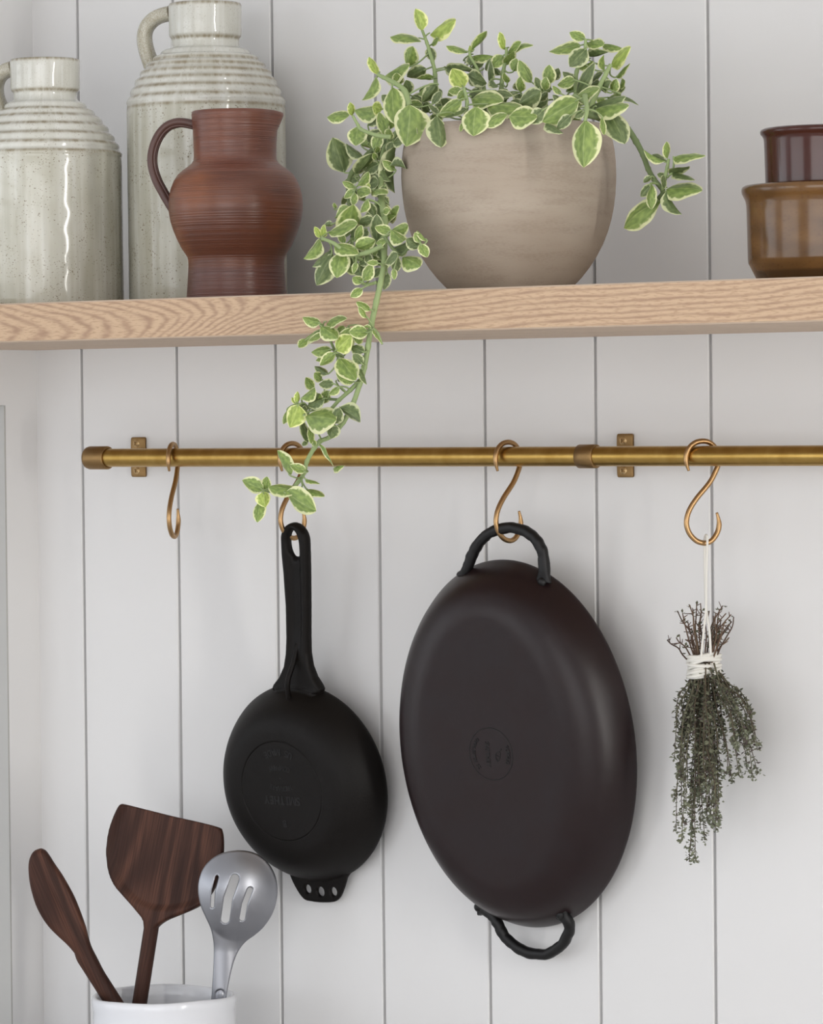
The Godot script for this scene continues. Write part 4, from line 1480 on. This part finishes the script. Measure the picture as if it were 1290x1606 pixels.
const TRAIL_HIGH := [
	502,507,477,499,14,1.2,3, 509,505,537,498,14,1,3, 502,510,526,527,21,1.2,5, 481,532,469,544,12,1,4, 495,520,474,533,10,0.6,3,
	505,524,484,533,9,1.2,4, 526,550,548,529,24,1.4,5, 533,552,546,519,24,0.5,3, 528,526,538,513,13,0.6,2, 577,521,550,521,18,0.8,4,
	518,548,490,551,15,1.2,4, 525,554,504,572,14,1.5,5, 532,561,555,592,27,1.3,5, 555,599,530,586,22,0.7,4, 527,599,530,581,6,0.6,3,
	523,602,502,602,14,0.4,4, 532,607,517,618,10,0.8,4, 570,552,552,544,15,0.4,3, 568,571,555,557,14,0.3,3, 567,577,575,599,8,0.5,4,
	582,486,561,474,10,0.5,3, 576,498,564,483,8,0.8,4, 586,516,598,536,4,1,5, 583,516,571,513,4,1,4]
const TRAIL_LOW := [
	473,625,493,611,14,1.4,4, 465,633,458,624,6,2,4, 467,633,467,616,8,2,4, 468,635,456,667,26,1.4,5, 451,641,444,662,10,1.2,3,
	476,651,519,656,35,1,5, 508,625,484,635,18,0.4,2, 533,639,563,658,19,0.1,4, 520,666,530,644,17,0.4,4, 523,665,518,686,18,0.3,3,
	473,656,482,690,11,0.4,3, 488,667,488,693,9,0.6,3, 481,690,475,698,7,0.4,3, 493,699,489,690,7,1,4, 500,697,523,733,5,1,5,
	521,733,536,729,6,0.7,5, 454,745,434,711,15,0.8,4, 479,740,456,731,13,0.5,4, 468,770,425,761,17,1.2,5, 446,772,488,799,28,1.1,6,
	480,766,505,776,12,0.6,4, 479,751,499,757,6,0.9,4, 412,768,382,755,20,1.2,4, 416,770,418,750,13,0.8,3, 413,771,415,793,19,1.4,5,
	408,784,403,815,16,0.8,4]
const TOP_MID := [
	733,81,703,71,9,1,2, 741,80,762,53,10,1.2,2, 736,84,736,72,6,1.7,2, 739,85,773,86,8,0.5,1, 736,87,742,101,13,0.6,2,
	739,106,756,100,10,0.1,1, 727,95,736,94,6,0.2,0, 697,106,730,103,10,0.3,1, 698,109,736,112,9,0.4,2, 727,137,711,110,24,1.5,6,
	733,117,759,129,20,0.2,3, 722,140,704,142,12,1.2,6, 728,142,717,157,13,1.3,7, 722,156,690,178,19,0.7,6, 736,151,780,154,26,1,6,
	745,167,741,208,36,1.1,8, 686,180,692,224,28,0.5,8, 762,163,811,166,24,0.4,5, 811,163,842,145,25,0.4,5, 797,182,836,183,30,0.8,7,
	789,87,772,104,17,0.7,3, 793,78,785,53,10,1.6,2, 795,75,829,68,11,0.7,1, 795,83,814,67,10,1.4,2, 793,103,804,83,14,1.4,3,
	804,112,809,94,16,1,4, 834,129,817,97,17,0.8,2, 784,117,775,106,9,0,1, 767,131,767,98,9,0.4,2, 757,109,766,93,6,0.3,2,
	815,146,815,124,13,0.8,4, 795,132,790,117,9,0.8,3, 775,142,800,148,12,0.2,2, 793,177,761,194,15,0.6,6, 679,123,655,126,8,0.4,2,
	686,132,665,159,18,0.4,4, 676,131,655,146,11,0.8,3, 688,177,673,165,8,0,3, 725,191,721,205,6,1,7, 733,169,696,183,9,0.2,3,
	677,163,690,145,11,0.5,3, 671,179,659,211,18,0,4, 745,135,735,120,11,0.1,0, 700,150,712,138,10,0.3,1, 770,125,781,136,9,0.2,0]
const TOP_RIGHT := [
	917,61,895,51,14,0.9,2, 910,71,865,79,16,0.6,1, 919,76,895,101,24,0.6,4, 920,67,944,69,14,1.1,2, 944,66,976,74,8,0.5,1,
	955,103,983,76,17,1.8,4, 923,92,949,85,10,0.2,1, 905,105,928,97,7,0.7,2, 901,145,927,103,18,0.1,3, 947,111,946,88,9,1,2,
	965,121,984,101,7,0.8,2, 901,126,876,132,16,0.5,3, 899,123,884,114,12,0.2,1, 857,133,860,105,18,0.8,3, 853,142,855,123,13,0.8,4,
	866,126,874,109,12,0.2,1, 847,141,840,123,10,0.3,1, 905,157,854,187,33,0.6,7, 901,153,934,139,18,1.1,6, 922,164,972,150,19,0.3,5,
	932,167,978,163,20,0.6,7, 954,173,977,218,32,0.1,2, 916,188,913,254,37,0.8,8, 895,181,874,200,15,0.4,6, 856,190,880,204,9,0.2,5,
	852,172,833,191,20,0.5,6, 944,184,947,209,8,0.5,6, 969,146,998,159,7,0.3,2, 959,145,965,126,13,0.4,3, 971,136,978,127,9,0.4,2,
	940,142,953,129,13,0.3,2, 925,126,940,115,11,0,0, 925,133,938,129,9,0,0, 880,147,868,135,8,1,4, 882,160,868,150,10,0.1,0,
	915,175,902,183,10,0.4,6, 845,158,856,146,10,0.1,0]
const RIGHT_TENDRIL := [
	1047,249,1046,225,10,0.9,2, 1054,244,1099,242,13,0.9,2, 1044,252,1025,241,9,0.4,1, 1042,254,1012,238,5,1.1,2, 1049,273,1077,263,11,0.2,2,
	1054,269,1085,279,10,0.3,2, 1043,294,1093,296,24,0.3,3, 1044,301,1065,334,14,0.2,3, 1030,312,978,350,27,0.5,3, 1021,289,1005,306,14,0.4,4,
	1019,289,1018,324,13,0.4,5, 1021,277,1010,286,8,0.2,3, 1042,276,1031,273,8,0,2, 1039,296,1040,277,8,0.4,3]
const POT_Z := 0.195
var leaf_shapes := []
var leaf_bases := []
var stem_points := PackedVector3Array()


func leaf_shape(fold: float, bend: float, twist: float, cup: float) -> ArrayMesh:
	var m := Tri.new()
	var nu := 8
	var nv := 12
	var r := []
	var t := []
	for i in nv + 1:
		var v := float(i) / nv
		var w := pow(sin(PI * pow(v, 0.84)), 0.66) * 0.5
		if v < 0.10:
			w = maxf(w * smoothstep(-0.02, 0.12, v), 0.03)
		if i == nv:
			w = 0.004
		var row := PackedVector3Array()
		var trow := PackedVector2Array()
		for j in nu + 1:
			var u := j * 2.0 / nu - 1.0
			var p := Vector3(u * w, v, -fold * absf(u) * w * 2.0 * 0.5 + cup * u * u * w + bend * (v - 0.5) * (v - 0.5) * -1.0 + 0.012 * sin(v * 16.0 + (2.0 if u > 0 else 0.0)) * absf(u))
			var a := twist * (v - 0.4)
			p = Vector3(p.x * cos(a) - p.z * sin(a) * 0.0, p.y, p.z + p.x * sin(a))
			row.append(p)
			trow.append(Vector2((u + 1.0) * 0.5, v))
		r.append(row)
		t.append(trow)
	m.rows(r, t)
	return m.mesh()


func add_leaves(parent: Node3D, origin: Vector3, data: Array, depth: Callable, g: RandomNumberGenerator, joined := false) -> void:
	var heap := {}
	for i in range(0, data.size(), 7):
		var layer: float = data[i + 6]
		var z: float = depth.call(Vector2((data[i] + data[i + 2]) * 0.5, (data[i + 1] + data[i + 3]) * 0.5)) + layer * 0.0035
		var a := at(data[i], data[i + 1], z - 0.002)
		var b := at(data[i + 2], data[i + 3], z + g.randf_range(-0.004, 0.006))
		var axis := (b - a) * 1.12
		var length := axis.length()
		var y := axis / length
		var eye := (EYE - a).normalized()
		var x := y.cross(eye).normalized()
		var n := x.cross(y).normalized()
		var seen: float = data[i + 4] * 1.27 / per_metre(a)
		var real := maxf(seen * 1.08, minf(length * 0.60, seen * 2.2))
		var roll := acos(clampf(seen / real, 0.2, 1.0)) * (1.0 if n.y < 0.0 or g.randf() < 0.3 else -1.0)
		roll = absf(roll) * (1.0 if (x.rotated(y, 0.3).cross(y)).y > n.y else -1.0) * (1.0 if g.randf() < 0.8 else -1.0)
		x = x.rotated(y, roll)
		n = x.cross(y).normalized()
		var tone := clampi(int(round(data[i + 5] + g.randf_range(-0.25, 0.25))), 0, 2)
		leaf_bases.append([a - origin, y])
		var shape: ArrayMesh = leaf_shapes[g.randi() % leaf_shapes.size()]
		var place := Transform3D(Basis(x * real, y * length, n * length * 0.8), a - origin)
		if joined:
			if not heap.has(tone):
				heap[tone] = SurfaceTool.new()
				heap[tone].begin(Mesh.PRIMITIVE_TRIANGLES)
			heap[tone].append_from(shape, 0, place)
		else:
			part(parent, "leaf", shape, mats["leaf%d" % tone]).transform = place
	if joined:
		var all := ArrayMesh.new()
		for tone in heap:
			heap[tone].commit(all)
			all.surface_set_material(all.get_surface_count() - 1, mats["leaf%d" % tone])
		part(parent, "inner_leaves", all, null).set_meta("kind", "stuff")


func add_stem(parent: Node3D, origin: Vector3, pts: Array, r0: float, r1: float, mat: Material) -> void:
	var line := []
	for q in pts:
		line.append(at(q[0], q[1], q[2]) - origin)
	var m := Tri.new()
	var path := curve(line, 6)
	stem_points.append_array(path)
	sweep(m, path, func(t): return Vector2.ONE * lerpf(r0, r1, t) * (1.0 + 0.22 * exp(-pow((fposmod(t * (line.size() - 1), 1.0) - 0.5) / 0.42, 2) * 30.0) * 0.0 + 0.18 * exp(-pow(minf(fposmod(t * (line.size() - 1), 1.0), 1.0 - fposmod(t * (line.size() - 1), 1.0)) / 0.06, 2))), 8)
	part(parent, "stem", m.mesh(), mat)


func build_plant() -> void:
	var cx := 797.8
	var c := at(cx, 320, POT_Z)
	var k := per_metre(c)
	var o := Vector3(c.x, SHELF_TOP, POT_Z)
	var t := thing("potted_plant", "trailing plant with cream-edged leaves in a round taupe clay pot on the shelf", "potted plant", o)
	var prof := [[0.0, 228.0], [138.0, 222.0], [146.0, 215.0], [145.0, 206.0], [146.5, 199.5], [149.5, 197.5], [152.5, 198.8], [156.5, 204.0], [160.0, 212.0], [163.4, 223.0], [166.0, 237.0], [167.8, 255.0], [168.4, 275.0], [168.0, 290.0], [166.8, 307.0], [164.2, 327.0], [160.2, 346.0], [154.4, 365.0], [146.8, 383.0], [137.0, 400.0], [125.8, 416.0], [114.0, 430.0], [103.0, 441.0], [96.5, 447.5], [93.0, 451.0], [90.0, 452.5], [0.0, 452.5]]
	var p := turned(prof, cx, 320, POT_Z, SHELF_TOP)
	var drop := p[-1].y
	for i in p.size():
		p[i].y -= drop * smoothstep(0.06, 0.0, p[i].y)
	var m := Tri.new()
	lathe(m, Vector3.ZERO, p, 144)
	part(t, "pot", m.mesh(), mats.pot)
	var sm := Tri.new()
	var sy := p[0].y + 0.001
	lathe(sm, Vector3.ZERO, PackedVector2Array([Vector2(0, sy + 0.010), Vector2(0.04, sy + 0.008), Vector2(0.078, sy + 0.003), Vector2(0.078, sy), Vector2(0, sy)]), 48)
	part(t, "soil", sm.mesh(), mats.soil)
	for s in [[0.5, 0.35, 0.0, 0.0], [0.25, 0.25, 0.25, 0.0], [0.55, -0.25, -0.2, 0.0], [0.35, 0.5, 0.45, 0.1], [0.3, 0.1, -0.35, 0.25]]:
		leaf_shapes.append(leaf_shape(s[0], s[1], s[2], s[3]))
	var g := RandomNumberGenerator.new()
	g.seed = 5
	var z0 := POT_Z
	var trail := func(q: Vector2) -> float: return 0.345 if q.y > 440 else lerpf(z0 + 0.045, 0.335, smoothstep(215.0, 400.0, q.y))
	var over := func(q: Vector2) -> float: return z0 + lerpf(-0.01, 0.062, smoothstep(90.0, 195.0, q.y))
	add_leaves(t, o, TOP_LEFT, func(q): return lerpf(over.call(q), trail.call(q), smoothstep(640.0, 590.0, q.x) * 0.6), g)
	add_leaves(t, o, LEFT_MID, trail, g)
	add_leaves(t, o, LEFT_LOW, trail, g)
	add_leaves(t, o, TRAIL_HIGH, trail, g)
	add_leaves(t, o, TRAIL_LOW, trail, g)
	add_leaves(t, o, TOP_MID, over, g)
	add_leaves(t, o, TOP_RIGHT, func(q): return over.call(q) - 0.02 * smoothstep(900.0, 1000.0, q.x), g)
	add_leaves(t, o, RIGHT_TENDRIL, func(_q): return z0 + 0.005, g)
	# the crowded dark leaves inside the mound
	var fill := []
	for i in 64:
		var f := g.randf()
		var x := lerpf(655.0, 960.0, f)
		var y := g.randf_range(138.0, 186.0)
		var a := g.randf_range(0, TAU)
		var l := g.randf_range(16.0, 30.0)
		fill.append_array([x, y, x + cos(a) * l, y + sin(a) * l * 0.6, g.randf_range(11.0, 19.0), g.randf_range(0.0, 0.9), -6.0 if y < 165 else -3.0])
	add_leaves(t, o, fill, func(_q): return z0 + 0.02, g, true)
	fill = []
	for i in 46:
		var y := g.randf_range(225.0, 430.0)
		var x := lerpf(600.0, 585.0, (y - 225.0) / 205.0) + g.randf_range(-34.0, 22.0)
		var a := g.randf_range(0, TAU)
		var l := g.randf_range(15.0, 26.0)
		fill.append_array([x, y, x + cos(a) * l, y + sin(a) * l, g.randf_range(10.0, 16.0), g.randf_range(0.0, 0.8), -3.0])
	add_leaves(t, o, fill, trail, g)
	fill = []
	for i in 16:
		var s := g.randf()
		var x := lerpf(575.0, 490.0, s) + g.randf_range(-30.0, 4.0)
		var y := lerpf(500.0, 670.0, s) + g.randf_range(-12.0, 12.0)
		var a := g.randf_range(0, TAU)
		var l := g.randf_range(14.0, 22.0)
		fill.append_array([x, y, x + cos(a) * l, y + sin(a) * l, g.randf_range(9.0, 14.0), g.randf_range(0.2, 1.2), 1.0])
	add_leaves(t, o, fill, trail, g)
	# stems: [x, y, depth]
	var zt := 0.346
	add_stem(t, o, [[650, 205, z0 + 0.04], [628, 205, z0 + 0.06], [606, 228, 0.243], [599, 255, 0.252], [597, 282, 0.268], [599, 322, 0.298], [603, 347, 0.315], [602, 388, 0.335], [602, 414, 0.34], [596, 446, 0.344], [590, 473, zt], [582, 510, zt], [577, 543, zt], [571, 576, zt], [564, 602, zt], [553, 634, zt], [538, 662, zt], [519, 684, zt], [502, 692, zt], [493, 702, zt], [481, 724, zt], [477, 741, zt], [467, 756, zt], [455, 767, zt], [430, 770, zt], [411, 770, zt]], 0.0029, 0.0015, mats.stem)
	add_stem(t, o, [[640, 200, z0 + 0.04], [612, 218, z0 + 0.05], [587, 233, 0.243], [568, 251, 0.25], [551, 272, 0.264], [546, 292, 0.278], [548, 321, 0.298], [556, 352, 0.32], [552, 372, 0.33]], 0.0026, 0.0016, mats.stem_dark)
	add_stem(t, o, [[600, 385, zt], [576, 396, zt], [548, 399, zt], [524, 382, zt + 0.006], [505, 374, zt + 0.006]], 0.0021, 0.0013, mats.stem)
	add_stem(t, o, [[590, 443, zt], [578, 446, zt], [568, 445, zt]], 0.0014, 0.0011, mats.stem)
	add_stem(t, o, [[603, 372, zt], [618, 392, zt], [630, 399, zt], [640, 390, zt], [659, 386, zt]], 0.0014, 0.0011, mats.stem_dark)
	add_stem(t, o, [[563, 598, zt], [549, 612, zt], [532, 627, zt], [515, 643, zt - 0.003], [490, 640, zt - 0.003], [469, 634, zt]], 0.0019, 0.0012, mats.stem)
	add_stem(t, o, [[532, 627, zt], [518, 626, zt], [507, 624, zt]], 0.0012, 0.0010, mats.stem_dark)
	add_stem(t, o, [[570, 560, zt], [550, 570, zt], [530, 556, zt], [524, 548, zt], [512, 522, zt], [502, 508, zt]], 0.0014, 0.0010, mats.stem)
	add_stem(t, o, [[578, 520, zt], [584, 514, zt + 0.004], [592, 522, zt + 0.006], [597, 534, zt + 0.006], [599, 540, zt + 0.006]], 0.0010, 0.0008, mats.stem)
	add_stem(t, o, [[688, 178, z0 + 0.01], [684, 150, z0], [682, 117, z0], [678, 97, z0], [669, 67, z0], [662, 48, z0 + 0.006]], 0.0022, 0.0012, mats.stem)
	add_stem(t, o, [[642, 165, z0 + 0.06], [634, 142, z0 + 0.06], [618, 130, z0 + 0.06], [600, 121, z0 + 0.06], [592, 117, z0 + 0.06]], 0.0026, 0.0014, mats.stem)
	add_stem(t, o, [[612, 215, z0 + 0.09], [590, 212, z0 + 0.09], [566, 203, z0 + 0.09], [561, 196, z0 + 0.09], [553, 182, z0 + 0.09]], 0.0019, 0.0012, mats.stem)
	add_stem(t, o, [[788, 170, z0], [786, 140, z0], [789, 112, z0], [793, 92, z0], [794, 76, z0]], 0.0022, 0.0012, mats.stem)
	add_stem(t, o, [[762, 160, z0], [757, 130, z0], [748, 108, z0], [737, 88, z0], [736, 80, z0]], 0.0018, 0.0010, mats.stem)
	add_stem(t, o, [[728, 190, z0 + 0.06], [732, 160, z0 + 0.06], [727, 138, z0 + 0.06]], 0.0018, 0.0012, mats.stem)
	add_stem(t, o, [[905, 170, z0], [903, 140, z0], [904, 112, z0], [915, 88, z0], [918, 62, z0]], 0.0022, 0.0012, mats.stem)
	add_stem(t, o, [[925, 168, z0 + 0.02], [938, 140, z0 + 0.02], [950, 115, z0 + 0.015], [957, 102, z0 + 0.01]], 0.0024, 0.0016, mats.stem)
	add_stem(t, o, [[917, 150, z0 + 0.07], [920, 172, z0 + 0.085], [917, 190, z0 + 0.088]], 0.0020, 0.0014, mats.stem)
	add_stem(t, o, [[900, 150, z0 + 0.06], [915, 160, z0 + 0.068], [922, 170, z0 + 0.07]], 0.0016, 0.0012, mats.stem)
	add_stem(t, o, [[856, 175, z0], [855, 150, z0], [853, 138, z0]], 0.0018, 0.0012, mats.stem)
	add_stem(t, o, [[915, 178, z0 + 0.06], [940, 184, z0 + 0.05], [962, 190, z0 + 0.03], [983, 202, z0 + 0.01], [997, 222, z0 + 0.005], [1008, 243, z0 + 0.005], [1016, 265, z0 + 0.005], [1025, 281, z0 + 0.008], [1039, 300, z0 + 0.01], [1031, 312, z0 + 0.012]], 0.0031, 0.0018, mats.stem_dark)
	add_stem(t, o, [[1039, 299, z0 + 0.01], [1042, 280, z0 + 0.01], [1046, 262, z0 + 0.01], [1048, 249, z0 + 0.01]], 0.0019, 0.0012, mats.stem)
	add_stem(t, o, [[1046, 278, z0 + 0.01], [1055, 267, z0 + 0.01], [1056, 245, z0 + 0.01]], 0.0010, 0.0008, mats.stem)
	# thin stalks from the leaves to the nearest stem
	var pm := Tri.new()
	for b in leaf_bases:
		var foot: Vector3 = b[0]
		var near := stem_points[0]
		for q in stem_points:
			if q.distance_squared_to(foot) < near.distance_squared_to(foot):
				near = q
		var d := near.distance_to(foot)
		if d > 0.002 and d < 0.030:
			var tip: Vector3 = foot + b[1] * 0.002
			tube(pm, curve([near, near.lerp(foot, 0.5) - b[1] * d * 0.15, foot - b[1] * 0.0005, tip], 3), 0.0008, 0.0006, 5)
	part(t, "leaf_stalks", pm.mesh(), mats.stem).set_meta("kind", "stuff")
